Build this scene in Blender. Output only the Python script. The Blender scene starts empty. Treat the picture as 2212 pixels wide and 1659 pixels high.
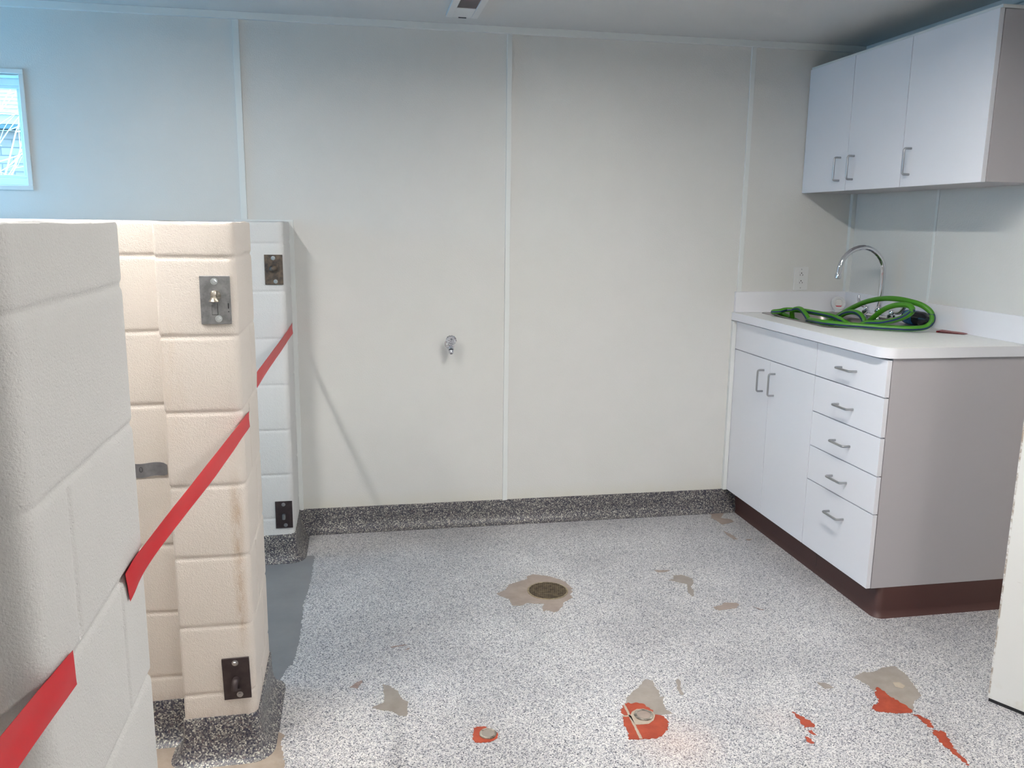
import bpy, bmesh, math, random
from mathutils import Vector, Matrix, noise
random.seed(7)
D = bpy.data
SC = bpy.context.scene
COL = SC.collection

# ------------------------------------------------------------------ camera
CAM_LOC = Vector((1.8316, -4.0511, 1.5141))
RT = Vector((0.98304101, -0.1829905, 0.01203517))
UP = Vector((0.02276964, 0.18691339, 0.98211248))
FW = Vector((0.18196678, 0.96518281, -0.18791016))
cam_data = D.cameras.new('camera')
cam_data.sensor_width = 36.0
cam_data.lens = 29.4306
cam_data.clip_start = 0.02
cam = D.objects.new('camera', cam_data)
COL.objects.link(cam)
cam.matrix_world = Matrix(((RT.x, UP.x, -FW.x, CAM_LOC.x), (RT.y, UP.y, -FW.y, CAM_LOC.y),
                           (RT.z, UP.z, -FW.z, CAM_LOC.z), (0, 0, 0, 1)))
SC.camera = cam

# ------------------------------------------------------------------ world, exposure
w = D.worlds.new('daylight')
SC.world = w
w.use_nodes = True
w.node_tree.nodes['Background'].inputs[0].default_value = (0.19, 0.60, 1.0, 1)
w.node_tree.nodes['Background'].inputs[1].default_value = 24.0
SC.view_settings.view_transform = 'Standard'
SC.view_settings.look = 'None'
SC.view_settings.gamma = 1.0
SC.view_settings.use_curve_mapping = False
SC.view_settings.exposure = 0.2
SC.cycles.max_bounces = 10
SC.cycles.diffuse_bounces = 6
LAMP = 200.0                       # brightness of the ceiling strips' diffusers

# ------------------------------------------------------------------ room measures (metres)
XR, CH = 4.394, 2.407             # right wall, ceiling height
XL, YF = -0.80, -6.60             # left wall, wall behind the camera
HP = 1.510                        # top of the block stalls
XF, XC, XU = 3.7737, 3.7529, 4.091
ZC = 1.0787                       # worktop
ZU, ZT = 1.6854, 2.284            # wall cupboards

# ------------------------------------------------------------------ materials
def mat(name, col, rough=0.5, metal=0.0, spec=0.5, **k):
    m = D.materials.new(name)
    m.use_nodes = True
    b = m.node_tree.nodes['Principled BSDF']
    b.inputs['Base Color'].default_value = (*col, 1)
    b.inputs['Roughness'].default_value = rough
    b.inputs['Metallic'].default_value = metal
    b.inputs['Specular IOR Level'].default_value = spec
    for a, v in k.items():
        b.inputs[a].default_value = v
    return m

class NT:
    def __init__(s, m):
        s.t = m.node_tree
        s.b = s.t.nodes['Principled BSDF']
        s.pos = s.t.nodes.new('ShaderNodeNewGeometry').outputs['Position']
    def n(s, kind, **k):
        x = s.t.nodes.new(kind)
        for a, v in k.items():
            if a in x.inputs: x.inputs[a].default_value = v
            else: setattr(x, a, v)
        return x
    def l(s, a, b): s.t.links.new(a, b)
    def noise(s, scale, detail=3, rough=0.5, vec=None, **k):
        x = s.n('ShaderNodeTexNoise', Scale=scale, Detail=detail, Roughness=rough, **k)
        s.l(vec or s.pos, x.inputs['Vector'])
        return x.outputs['Fac']
    def ramp(s, fac, stops, interp='LINEAR'):
        r = s.n('ShaderNodeValToRGB')
        cr = r.color_ramp; cr.interpolation = interp
        while len(cr.elements) < len(stops): cr.elements.new(0.5)
        for e, (p, c) in zip(cr.elements, stops):
            e.position = p
            e.color = (*c, 1) if len(c) == 3 else c
        s.l(fac, r.inputs[0])
        return r.outputs[0]
    def mix(s, fac, a, b, blend='MIX'):
        x = s.n('ShaderNodeMix', data_type='RGBA', blend_type=blend)
        for sock, v in ((x.inputs[0], fac), (x.inputs[6], a), (x.inputs[7], b)):
            if isinstance(v, (int, float)): sock.default_value = v
            elif isinstance(v, tuple): sock.default_value = (*v, 1)
            else: s.l(v, sock)
        return x.outputs[2]
    def math(s, op, a, b=0.0, clamp=False):
        x = s.n('ShaderNodeMath', operation=op, use_clamp=clamp)
        for sock, v in ((x.inputs[0], a), (x.inputs[1], b)):
            if isinstance(v, (int, float)): sock.default_value = v
            else: s.l(v, sock)
        return x.outputs[0]
    def sep(s):
        x = s.n('ShaderNodeSeparateXYZ'); s.l(s.pos, x.inputs[0])
        return x.outputs
    def band(s, v, a, b, soft):
        """1 between a and b, fading over soft"""
        up = s.math('DIVIDE', s.math('SUBTRACT', v, a), soft, True)
        dn = s.math('DIVIDE', s.math('SUBTRACT', b, v), soft, True)
        return s.math('MULTIPLY', up, dn)
    def bump(s, h, strength, dist=0.01):
        x = s.n('ShaderNodeBump', Strength=strength, Distance=dist)
        s.l(h, x.inputs['Height']); s.l(x.outputs[0], s.b.inputs['Normal'])
        return x
    def col(s, c): s.l(c, s.b.inputs['Base Color'])

def m_panel(name, c):
    """embossed fibreglass wall panel"""
    m = mat(name, c, 0.42); t = NT(m)
    f = t.noise(7, 4)
    base = t.mix(f, tuple(v * 0.965 for v in c), tuple(min(1, v * 1.03) for v in c))
    z = t.sep()['Z']                        # yellowed grime along the foot of the panels
    g = t.math('MULTIPLY', t.band(z, -1, 0.20, 0.09), t.noise(14, 5), True)
    base = t.mix(t.math('MULTIPLY', g, 0.55), base, (0.56, 0.52, 0.36))
    t.col(base)
    mp = t.n('ShaderNodeMapping'); mp.inputs['Scale'].default_value = (1, 1, 0.55)
    t.l(t.pos, mp.inputs[0])
    t.bump(t.noise(260, 2, 0.5, mp.outputs[0]), 0.22, 0.004)
    return m

def m_block(name, c, stains=None):
    """painted concrete block, pitted; stains: (axis, lo, hi, zlo, zhi, colour, strength)"""
    m = mat(name, c, 0.5); t = NT(m)
    f = t.noise(5, 5, 0.6)
    base = t.mix(f, tuple(v * 0.95 for v in c), tuple(min(1, v * 1.04) for v in c))
    s = t.sep()
    for (ax, lo, hi, soft, zlo, zhi, zs, scol, k) in (stains or []):
        a = t.math('MULTIPLY', t.band(s[ax], lo, hi, soft), t.band(s['Z'], zlo, zhi, zs))
        mp = t.n('ShaderNodeMapping'); mp.inputs['Scale'].default_value = (1, 1, 0.22); t.l(t.pos, mp.inputs[0])
        n = t.ramp(t.noise(75, 7, 0.75, mp.outputs[0]), [(0.34, (0, 0, 0)), (0.70, (1, 1, 1))])
        a = t.math('MULTIPLY', a, t.math('MULTIPLY', n, k), True)
        base = t.mix(a, base, scol)
    t.col(base)
    h = t.math('ADD', t.math('MULTIPLY', t.noise(290, 3, 0.65), 1.0), t.math('MULTIPLY', t.noise(110, 3, 0.6), 0.6))
    v = t.n('ShaderNodeTexVoronoi', Scale=130.0); t.l(t.pos, v.inputs['Vector'])
    pit = t.math('MULTIPLY', t.math('SUBTRACT', 0.22, v.outputs['Distance'], True), -2.0)
    t.bump(t.math('ADD', h, pit), 0.55, 0.0035)
    return m

def m_flake(name, stops, size, rough=0.42, dark=0.0, tint=None):
    """broadcast vinyl flake in clear resin"""
    m = mat(name, (0.6, 0.6, 0.6), rough); t = NT(m)
    v = t.n('ShaderNodeTexVoronoi', Scale=1.0 / size); t.l(t.pos, v.inputs['Vector'])
    x = t.n('ShaderNodeSeparateColor'); t.l(v.outputs['Color'], x.inputs[0])
    c = t.ramp(x.outputs[0], stops, 'CONSTANT')
    big = t.ramp(t.noise(2.1, 5, 0.6), [(0.38, (0.78, 0.78, 0.79)), (0.64, (0.98, 0.98, 0.98))])
    c = t.mix(1.0, c, big, 'MULTIPLY')
    dirt = t.ramp(t.noise(38, 4, 0.7), [(0.60, (0, 0, 0)), (0.74, (1, 1, 1))])
    c = t.mix(t.math('MULTIPLY', dirt, 0.35), c, (0.25, 0.22, 0.20))
    if tint:
        for (cx, cy, r, tc, k) in tint:      # brick dust left round the ground-off spots
            sx = t.math('SUBTRACT', t.sep()['X'], cx); sy = t.math('SUBTRACT', t.sep()['Y'], cy)
            d = t.math('SQRT', t.math('ADD', t.math('MULTIPLY', sx, sx), t.math('MULTIPLY', sy, sy)))
            a = t.math('MULTIPLY', t.math('SUBTRACT', 1.0, t.math('DIVIDE', d, r), True), k)
            c = t.mix(a, c, tc)
    t.col(c)
    t.bump(v.outputs['Distance'], 0.12, 0.002)
    return m

def m_mottle(name, a, b, scale=20, rough=0.6, metal=0.0, bump=0.1, bscale=90):
    m = mat(name, a, rough, metal); t = NT(m)
    t.col(t.mix(t.ramp(t.noise(scale, 5, 0.65), [(0.35, (0, 0, 0)), (0.65, (1, 1, 1))]), a, b))
    t.bump(t.noise(bscale, 3), bump, 0.002)
    return m

M = {}
M['panel'] = m_panel('wall_panel', (0.665, 0.66, 0.64))
M['trim'] = mat('panel_trim', (0.72, 0.74, 0.73), 0.4)
M['ceiling'] = m_panel('ceiling_panel', (0.62, 0.62, 0.62))
M['laminate'] = mat('white_laminate', (0.78, 0.78, 0.82), 0.38)
M['laminate_side'] = mat('shaded_laminate', (0.465, 0.44, 0.46), 0.42)  # white laminate coloured darker, since the sides catch less light
M['worktop'] = m_mottle('worktop_laminate', (0.76, 0.76, 0.75), (0.81, 0.81, 0.80), 60, 0.4, 0, 0.02)
M['gap'] = mat('dark_gap', (0.05, 0.04, 0.05), 0.8)
M['steel'] = mat('brushed_steel', (0.42, 0.42, 0.43), 0.32, 1.0)
M['sink'] = mat('sink_steel', (0.36, 0.33, 0.32), 0.35, 1.0)
M['chrome'] = mat('chrome', (0.75, 0.75, 0.78), 0.07, 1.0)
M['zinc'] = mat('zinc_bolt', (0.62, 0.65, 0.66), 0.3, 1.0)
M['plate_grey'] = m_mottle('raw_steel_plate', (0.19, 0.19, 0.195), (0.30, 0.30, 0.305), 45, 0.42, 0.8)
M['plate_dark'] = m_mottle('dark_steel_plate', (0.030, 0.020, 0.022), (0.050, 0.036, 0.036), 40, 0.5, 0.3)
M['plate_rust'] = m_mottle('worn_steel_plate', (0.035, 0.030, 0.032), (0.16, 0.12, 0.085), 38, 0.5, 0.4)
M['weld'] = m_mottle('welded_steel', (0.45, 0.42, 0.36), (0.20, 0.17, 0.14), 150, 0.35, 0.9, 0.5, 300)
M['red_tape'] = mat('red_ribbon', (0.50, 0.003, 0.010), 0.42, 0.0, 0.3)
M['vinyl'] = mat('brown_vinyl', (0.072, 0.030, 0.026), 0.5)
M['plastic'] = mat('white_plastic', (0.72, 0.72, 0.72), 0.35)
M['black'] = mat('black', (0.012, 0.012, 0.014), 0.45)
M['bottle'] = mat('black_bottle', (0.010, 0.010, 0.012), 0.25)
M['blue'] = m_mottle('blue_label', (0.010, 0.045, 0.16), (0.05, 0.22, 0.45), 60, 0.4)
M['hose'] = mat('green_hose', (0.050, 0.215, 0.008), 0.42)
M['stripe'] = mat('navy_stripe', (0.008, 0.012, 0.10), 0.42)
M['card'] = mat('maroon_card', (0.17, 0.008, 0.012), 0.4)
M['tape_grey'] = m_mottle('grey_cloth_tape', (0.13, 0.13, 0.14), (0.19, 0.19, 0.20), 30, 0.4, 0.2, 0.3, 60)
M['door'] = m_mottle('painted_door', (0.68, 0.67, 0.65), (0.72, 0.71, 0.69), 4, 0.45, 0, 0.02)
M['red_window'] = m_mottle('dark_red_lens', (0.030, 0.010, 0.016), (0.055, 0.020, 0.030), 30, 0.3)
M['grey_slab'] = m_mottle('grey_floor_coating', (0.185, 0.185, 0.195), (0.215, 0.215, 0.222), 6, 0.5, 0, 0.1, 200)
M['brown_slab'] = m_mottle('bare_brown_concrete', (0.26, 0.205, 0.165), (0.36, 0.30, 0.25), 9, 0.7, 0, 0.15, 200)
M['b'] = m_mottle('skim_brown', (0.26, 0.205, 0.175), (0.33, 0.265, 0.225), 14, 0.6, 0, 0.2, 60)
M['g'] = m_mottle('skim_grey', (0.245, 0.212, 0.186), (0.30, 0.262, 0.232), 14, 0.6, 0, 0.1, 60)
M['r'] = m_mottle('terracotta', (0.28, 0.040, 0.017), (0.36, 0.060, 0.025), 24, 0.5, 0, 0.15, 120)
M['l'] = m_mottle('pale_grout', (0.42, 0.35, 0.28), (0.36, 0.29, 0.23), 30, 0.7)
M['d'] = m_mottle('scuffed_brown', (0.20, 0.14, 0.12), (0.30, 0.22, 0.19), 60, 0.6)
M['brass'] = m_mottle('old_brass', (0.10, 0.075, 0.050), (0.22, 0.17, 0.11), 60, 0.45, 0.7)
M['brass_rim'] = m_mottle('worn_brass', (0.50, 0.42, 0.28), (0.26, 0.20, 0.13), 50, 0.4, 0.8)

FL = [(0.0, (0.62, 0.61, 0.60)), (0.22, (0.42, 0.415, 0.43)), (0.42, (0.74, 0.72, 0.69)), (0.58, (0.29, 0.285, 0.31)),
      (0.72, (0.48, 0.475, 0.51)), (0.84, (0.13, 0.13, 0.15)), (0.93, (0.050, 0.052, 0.08))]
M['floor'] = m_flake('flake_floor', FL, 0.0030, 0.38, tint=[(2.745, -1.93, 0.16, (0.60, 0.36, 0.26), 0.26), (3.10, -1.86, 0.10, (0.60, 0.45, 0.40), 0.12)])
FD = [(0.0, (0.075, 0.072, 0.085)), (0.26, (0.26, 0.25, 0.23)), (0.42, (0.022, 0.022, 0.045)), (0.62, (0.15, 0.145, 0.145)),
      (0.80, (0.50, 0.48, 0.42)), (0.92, (0.11, 0.085, 0.09))]
M['cove'] = m_flake('dark_flake_cove', FD, 0.0037, 0.4)
M['block_near'] = m_block('cream_block_near', (0.58, 0.57, 0.555),
    [('X', 1.36, 1.49, 0.04, 0.80, 1.06, 0.08, (0.50, 0.35, 0.22), 0.6)])
M['block_mid'] = m_block('cream_block_middle', (0.615, 0.56, 0.508),
    [('X', 1.480, 1.520, 0.018, 0.32, 0.86, 0.12, (0.36, 0.22, 0.10), 0.8),
     ('X', 1.30, 1.40, 0.05, 0.9, 1.30, 0.1, (0.55, 0.42, 0.30), 0.35),
     ('X', 1.44, 1.53, 0.03, 1.18, 1.50, 0.03, (0.42, 0.38, 0.33), 0.3),
     ('Z', 0.0, 0.16, 0.03, 0.0, 0.2, 0.03, (0.38, 0.28, 0.22), 0.5)])
M['block_far'] = m_block('cream_block_far', (0.65, 0.65, 0.645),
    [('X', 1.47, 1.49, 0.02, 0.2, 1.45, 0.2, (0.42, 0.41, 0.42), 0.3)])

# ------------------------------------------------------------------ object helpers
WORLD = {}                          # world position of every parent
def wloc(o):
    return WORLD.get(o.name, Vector((0, 0, 0)))

def tag(o, label=None, cat=None, group=None, kind=None):
    for k, v in (('label', label), ('category', cat), ('group', group), ('kind', kind)):
        if v: o[k] = v
    return o

def thing(name, loc, label, cat, group=None):
    o = D.objects.new(name, None)
    o.empty_display_size = 0.05
    COL.objects.link(o)
    o.location = loc
    WORLD[o.name] = Vector(loc)
    return tag(o, label, cat, group)

def obj(name, bm, m, parent=None, smooth=None, label=None, origin=None):
    """links the bmesh (built in world coordinates) as ONE object"""
    base = wloc(parent) if parent else Vector((0, 0, 0))
    org = Vector(origin) if origin is not None else base.copy()
    bmesh.ops.recalc_face_normals(bm, faces=bm.faces[:]) if name not in NORECALC else None
    bmesh.ops.translate(bm, verts=bm.verts[:], vec=-org)
    me = D.meshes.new(name)
    bm.to_mesh(me); bm.free()
    for x in (m if isinstance(m, (list, tuple)) else [m]):
        me.materials.append(x)
    if smooth is not None:
        for p in me.polygons: p.use_smooth = True
        me.set_sharp_from_angle(angle=math.radians(smooth))
    o = D.objects.new(name, me)
    COL.objects.link(o)
    o.location = org - base
    if parent: o.parent = parent
    WORLD[o.name] = org
    if label: o['label'] = label
    return o
NORECALC = set()

def struct(name, bm, m, parent=None, smooth=None, label=None):
    o = obj(name, bm, m, parent, smooth, label)
    if not parent: o['kind'] = 'structure'
    return o

def box(bm, x0, x1, y0, y1, z0, z1, bev=0.0, seg=2, mi=0):
    """axis box with optionally rounded edges"""
    t = bmesh.new()
    bmesh.ops.create_cube(t, size=1.0)
    bmesh.ops.scale(t, verts=t.verts[:], vec=(x1 - x0, y1 - y0, z1 - z0))
    bmesh.ops.translate(t, verts=t.verts[:], vec=((x0 + x1) / 2, (y0 + y1) / 2, (z0 + z1) / 2))
    if bev: bmesh.ops.bevel(t, geom=t.edges[:], offset=bev, segments=seg, profile=0.5, affect='EDGES')
    for f in t.faces: f.material_index = mi
    me = D.meshes.new('tmp'); t.to_mesh(me); t.free()
    bm.from_mesh(me); D.meshes.remove(me)
    return bm

def B(*a, **k): return box(bmesh.new(), *a, **k)

def frame_of(t):
    t = t.normalized()
    a = Vector((0, 0, 1)) if abs(t.z) < 0.9 else Vector((1, 0, 0))
    u = t.cross(a).normalized()
    return u, t.cross(u).normalized()

def sweep(bm, pts, r, seg=12, stripe=None, cap=True):
    """tube along pts; r a number or list. stripe=(index, width): faces given material 1 on the outer side"""
    pts = [Vector(p) for p in pts]
    n = len(pts); rings = []
    pu = None
    for i, p in enumerate(pts):
        t = (pts[min(i + 1, n - 1)] - pts[max(i - 1, 0)])
        if t.length < 1e-9: t = Vector((0, 0, 1))
        t.normalize()
        if pu is None: u, v = frame_of(t)
        elif stripe:
            u, v = frame_of(t)
            if u.dot(pu) < -0.2: u, v = -u, -v
        else:
            u = (pu - t * pu.dot(t)).normalized(); v = t.cross(u)
        pu = u
        rr = r[i] if isinstance(r, (list, tuple)) else r
        rings.append([bm.verts.new(p + (u * math.cos(2 * math.pi * k / seg) + v * math.sin(2 * math.pi * k / seg)) * rr) for k in range(seg)])
    for i in range(n - 1):
        for k in range(seg):
            f = bm.faces.new((rings[i][k], rings[i][(k + 1) % seg], rings[i + 1][(k + 1) % seg], rings[i + 1][k]))
            if stripe and abs((k - stripe(i / n) + seg / 2) % seg - seg / 2) < 1.1: f.material_index = 1
    if cap:
        bm.faces.new(rings[0][::-1]); bm.faces.new(rings[-1])
    return bm

def lathe(bm, prof, loc, axis=(0, 0, 1), seg=24, mi=0):
    """prof: (radius, height) pairs turned round an axis through loc"""
    ax = Vector(axis).normalized(); u, v = frame_of(ax); loc = Vector(loc)
    rings = []
    for r, h in prof:
        c = loc + ax * h
        if r < 1e-6: rings.append([bm.verts.new(c)])
        else: rings.append([bm.verts.new(c + (u * math.cos(2 * math.pi * k / seg) + v * math.sin(2 * math.pi * k / seg)) * r) for k in range(seg)])
    for a, b in zip(rings, rings[1:]):
        for k in range(seg):
            k2 = (k + 1) % seg
            if len(a) == 1 and len(b) == 1: continue
            if len(a) == 1: f = bm.faces.new((a[0], b[k], b[k2]))
            elif len(b) == 1: f = bm.faces.new((a[k], b[0], a[k2]))
            else: f = bm.faces.new((a[k], b[k], b[k2], a[k2]))
            f.material_index = mi
    for rg, rev in ((rings[0], True), (rings[-1], False)):
        if len(rg) > 1:
            f = bm.faces.new(rg[::-1] if rev else rg); f.material_index = mi
    return bm

def catmull(P, n=8):
    P = [Vector(p) for p in P]; out = []
    Q = [P[0] * 2 - P[1]] + P + [P[-1] * 2 - P[-2]]
    for i in range(1, len(Q) - 2):
        a, b, c, d = Q[i - 1], Q[i], Q[i + 1], Q[i + 2]
        for k in range(n):
            t = k / n
            out.append(0.5 * ((2 * b) + (c - a) * t + (2 * a - 5 * b + 4 * c - d) * t * t + (3 * b - a - 3 * c + d) * t ** 3))
    out.append(P[-1])
    return out

def rounded(P, r, n=5):
    """polyline with its inner corners rounded"""
    P = [Vector(p) for p in P]; out = [P[0]]
    for i in range(1, len(P) - 1):
        a = (P[i - 1] - P[i]).normalized(); b = (P[i + 1] - P[i]).normalized()
        p0 = P[i] + a * r; p1 = P[i] + b * r
        for k in range(n + 1):
            t = k / n
            out.append(p0 * (1 - t) ** 2 + P[i] * 2 * t * (1 - t) + p1 * t * t)
    out.append(P[-1])
    return out

def prism(bm, poly, z0, z1, mi=0):
    """closed polygon (x,y) extruded up"""
    a = [bm.verts.new((x, y, z0)) for x, y in poly]
    b = [bm.verts.new((x, y, z1)) for x, y in poly]
    n = len(poly)
    fs = [bm.faces.new((a[i], a[(i + 1) % n], b[(i + 1) % n], b[i])) for i in range(n)]
    fs.append(bm.faces.new(b)); fs.append(bm.faces.new(a[::-1]))
    for f in fs: f.material_index = mi
    return bm

def u_handle(c, axis, out, L=0.104, standoff=0.032, r=0.0046):
    """bow handle centred at c (on the face), bar along axis, standing off along out"""
    c, ax, o = Vector(c), Vector(axis), Vector(out)
    bm = bmesh.new()
    p = rounded([c - ax * L / 2, c - ax * L / 2 + o * standoff, c + ax * L / 2 + o * standoff, c + ax * L / 2], 0.010, 6)
    return sweep(bm, p, r, 12)

LIGHTS = [(0.975, -2.25), (2.97, -2.25), (2.97, -5.30)]
LLAB = {LIGHTS[0]: 'lit strip light over the stalls, nearer the far wall', 
        LIGHTS[1]: 'lit strip light over the open floor, nearer the far wall', LIGHTS[2]: 'lit strip light over the open floor, behind the camera'}
PATCHES=[
 ('b',[(2.382,-0.837),(2.428,-0.805),(2.451,-0.755),(2.506,-0.729),(2.539,-0.713),(2.541,-0.689),(2.572,-0.668),(2.602,-0.680),(2.643,-0.701),(2.671,-0.734),(2.696,-0.766),(2.704,-0.816),(2.713,-0.837),(2.699,-0.848),(2.702,-0.869),(2.684,-0.892),(2.688,-0.922),(2.666,-0.940),(2.638,-0.961),(2.627,-0.996),(2.598,-1.034),(2.580,-1.043),(2.567,-1.026),(2.555,-1.018),(2.540,-1.027),(2.543,-0.995),(2.557,-0.961),(2.528,-0.956),(2.489,-0.943),(2.472,-0.959),(2.452,-0.962),(2.428,-0.955),(2.427,-0.902),(2.423,-0.892),(2.395,-0.862)]),
 ('g',[(2.771,-1.577),(2.794,-1.587),(2.786,-1.622),(2.791,-1.660),(2.781,-1.690),(2.797,-1.689),(2.778,-1.725),(2.777,-1.763),(2.792,-1.788),(2.727,-1.785),(2.729,-1.759),(2.701,-1.712),(2.659,-1.705),(2.674,-1.673),(2.698,-1.649),(2.734,-1.618)]),
 ('r',[(2.656,-1.705),(2.698,-1.708),(2.719,-1.727),(2.733,-1.756),(2.730,-1.782),(2.752,-1.793),(2.759,-1.823),(2.744,-1.863),(2.716,-1.889),(2.684,-1.901),(2.650,-1.899),(2.609,-1.895),(2.617,-1.859),(2.615,-1.824),(2.626,-1.779),(2.636,-1.773),(2.628,-1.757),(2.630,-1.739)]),
 ('l',[(2.648,-1.715),(2.655,-1.713),(2.650,-1.897),(2.641,-1.896)]),
 ('l',[(2.625,-1.772),(2.652,-1.772),(2.650,-1.781),(2.625,-1.778)]),
 ('l',[(2.648,-1.779),(2.664,-1.756),(2.684,-1.744),(2.705,-1.746),(2.727,-1.764),(2.730,-1.785),(2.715,-1.812),(2.694,-1.827),(2.652,-1.825),(2.650,-1.805)]),
 ('g',[(2.873,-1.598),(2.883,-1.591),(2.886,-1.609),(2.869,-1.652),(2.867,-1.685),(2.856,-1.691),(2.856,-1.654)]),
 ('r',[(2.157,-1.759),(2.176,-1.755),(2.196,-1.758),(2.223,-1.790),(2.227,-1.800),(2.214,-1.826),(2.195,-1.837),(2.151,-1.830),(2.151,-1.802)]),
 ('g',[(1.894,-1.462),(1.916,-1.478),(1.942,-1.517),(1.952,-1.563),(1.972,-1.583),(1.965,-1.620),(1.961,-1.661),(1.938,-1.657),(1.916,-1.627),(1.881,-1.616),(1.855,-1.596),(1.894,-1.570),(1.895,-1.520)]),
 ('d',[(1.784,-1.467),(1.803,-1.441),(1.824,-1.427),(1.827,-1.439),(1.809,-1.477),(1.799,-1.470)]),
 ('d',[(1.927,-1.214),(1.982,-1.206),(1.992,-1.211),(1.934,-1.222)]),
 ('d',[(1.976,-1.246),(1.998,-1.233),(1.995,-1.243)]),
 ('g',[(3.480,-1.684),(3.535,-1.655),(3.572,-1.661),(3.628,-1.638),(3.670,-1.637),(3.677,-1.686),(3.669,-1.716),(3.654,-1.773),(3.641,-1.822),(3.595,-1.849),(3.554,-1.897),(3.551,-1.869),(3.535,-1.825),(3.534,-1.783),(3.528,-1.752),(3.499,-1.777),(3.502,-1.733),(3.490,-1.697)]),
 ('r',[(3.499,-1.777),(3.528,-1.752),(3.536,-1.779),(3.532,-1.811),(3.545,-1.841),(3.555,-1.890),(3.540,-1.908),(3.514,-1.904),(3.469,-1.896),(3.444,-1.885),(3.429,-1.866),(3.445,-1.852),(3.476,-1.836),(3.490,-1.804)]),
 ('r',[(3.542,-1.915),(3.562,-1.925),(3.573,-1.959),(3.556,-1.994),(3.545,-1.986),(3.548,-1.948)]),
 ('r',[(3.546,-2.001),(3.574,-2.012),(3.568,-2.057),(3.555,-2.078),(3.545,-2.116),(3.540,-2.171),(3.533,-2.175),(3.530,-2.136),(3.530,-2.091),(3.527,-2.073),(3.534,-2.039)]),
 ('r',[(3.169,-1.838),(3.182,-1.858),(3.200,-1.897),(3.200,-1.922),(3.184,-1.925),(3.161,-1.928),(3.165,-1.910)]),
 ('r',[(3.161,-1.937),(3.179,-1.940),(3.179,-1.967),(3.168,-1.960)]),
 ('r',[(3.140,-1.967),(3.150,-1.978),(3.150,-2.004),(3.135,-1.996)]),
 ('g',[(3.340,-1.684),(3.371,-1.704),(3.381,-1.732),(3.345,-1.733),(3.340,-1.699)]),
 ('l',[(3.596,-1.734),(3.618,-1.738),(3.624,-1.761),(3.604,-1.776),(3.587,-1.762)]),
 ('b',[(3.671,-0.001),(3.731,0.002),(3.768,-0.027),(3.720,-0.095),(3.703,-0.115),(3.749,-0.139),(3.751,-0.178),(3.696,-0.202),(3.669,-0.209),(3.666,-0.143),(3.653,-0.108),(3.673,-0.071),(3.679,-0.020)]),
 ('b',[(3.636,-0.293),(3.655,-0.342),(3.660,-0.373),(3.658,-0.417),(3.637,-0.414),(3.632,-0.359)]),
 ('b',[(3.700,-0.419),(3.734,-0.419),(3.712,-0.440),(3.698,-0.438)]),
 ('b',[(3.118,-0.706),(3.190,-0.722),(3.161,-0.737),(3.127,-0.736)]),
 ('g',[(3.183,-0.776),(3.221,-0.774),(3.244,-0.801),(3.254,-0.826),(3.239,-0.869),(3.212,-0.902),(3.210,-0.939),(3.194,-0.986),(3.182,-0.991),(3.180,-0.948),(3.208,-0.872),(3.170,-0.843),(3.143,-0.820),(3.169,-0.813)]),
 ('b',[(3.229,-1.097),(3.271,-1.087),(3.289,-1.066),(3.341,-1.078),(3.341,-1.098),(3.318,-1.121),(3.271,-1.127),(3.238,-1.131),(3.228,-1.113)]),
 ('d',[(3.388,-1.113),(3.397,-1.127),(3.408,-1.142),(3.428,-1.158),(3.404,-1.151)]),
]

# ================================================================== SETTING
WT = 0.15
# window opening in the far wall and in the left wall
WX0, WX1, WZ0, WZ1 = -0.50, 0.452, 1.652, 2.112
bm = bmesh.new()
for a in ((XL - WT, WX0, 0, CH), (WX1, XR + WT, 0, CH), (WX0, WX1, 0, WZ0), (WX0, WX1, WZ1, CH)):
    box(bm, a[0], a[1], 0, WT, a[2], a[3])
struct('wall_back', bm, M['panel'])
V0, V1, VZ0, VZ1 = -0.95, -0.10, 1.52, 2.02
bm = bmesh.new()
for a in ((YF, V0, 0, CH), (V1, 0, 0, CH), (V0, V1, 0, VZ0), (V0, V1, VZ1, CH)):
    box(bm, XL - WT, XL, a[0], a[1], a[2], a[3])
struct('wall_left', bm, M['panel'])
struct('wall_right', B(XR, XR + WT, YF, 0, 0, CH), M['panel'])
struct('wall_front', B(XL - WT, XR + WT, YF - WT, YF, 0, CH), M['panel'])
struct('ceiling', B(XL - WT, XR + WT, YF - WT, WT, CH, CH + 0.1), M['ceiling'])
floor = struct('floor', B(XL - WT, XR + WT, YF - WT, WT, -0.1, 0), M['floor'])

# --- worn spots ground through the coating (each a thin skim lying in the floor surface)
def ragged(poly, amp, step=0.006):
    out = []
    n = len(poly)
    for i in range(n):
        a, b = Vector((*poly[i], 0)), Vector((*poly[(i + 1) % n], 0))
        k = max(1, int((b - a).length / step))
        nn = Vector((b.y - a.y, a.x - b.x, 0))
        if nn.length: nn.normalize()
        for j in range(k):
            p = a.lerp(b, j / k)
            d = random.uniform(-amp, amp) if j else 0
            out.append((p.x + nn.x * d, p.y + nn.y * d))
    return out
def flat(poly, z, th=0.0004):
    bm = bmesh.new()
    vs = [bm.verts.new((x, y, z)) for x, y in poly]
    es = [bm.edges.new((vs[i], vs[(i + 1) % len(vs)])) for i in range(len(vs))]
    bmesh.ops.triangle_fill(bm, use_beauty=True, use_dissolve=False, edges=es)
    r = bmesh.ops.extrude_face_region(bm, geom=bm.faces[:])
    bmesh.ops.translate(bm, verts=[v for v in r['geom'] if isinstance(v, bmesh.types.BMVert)], vec=(0, 0, -th))
    return bm
ZL = {'b': 0.0006, 'g': 0.0006, 'r': 0.0010, 'l': 0.0016, 'd': 0.0006}
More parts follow.
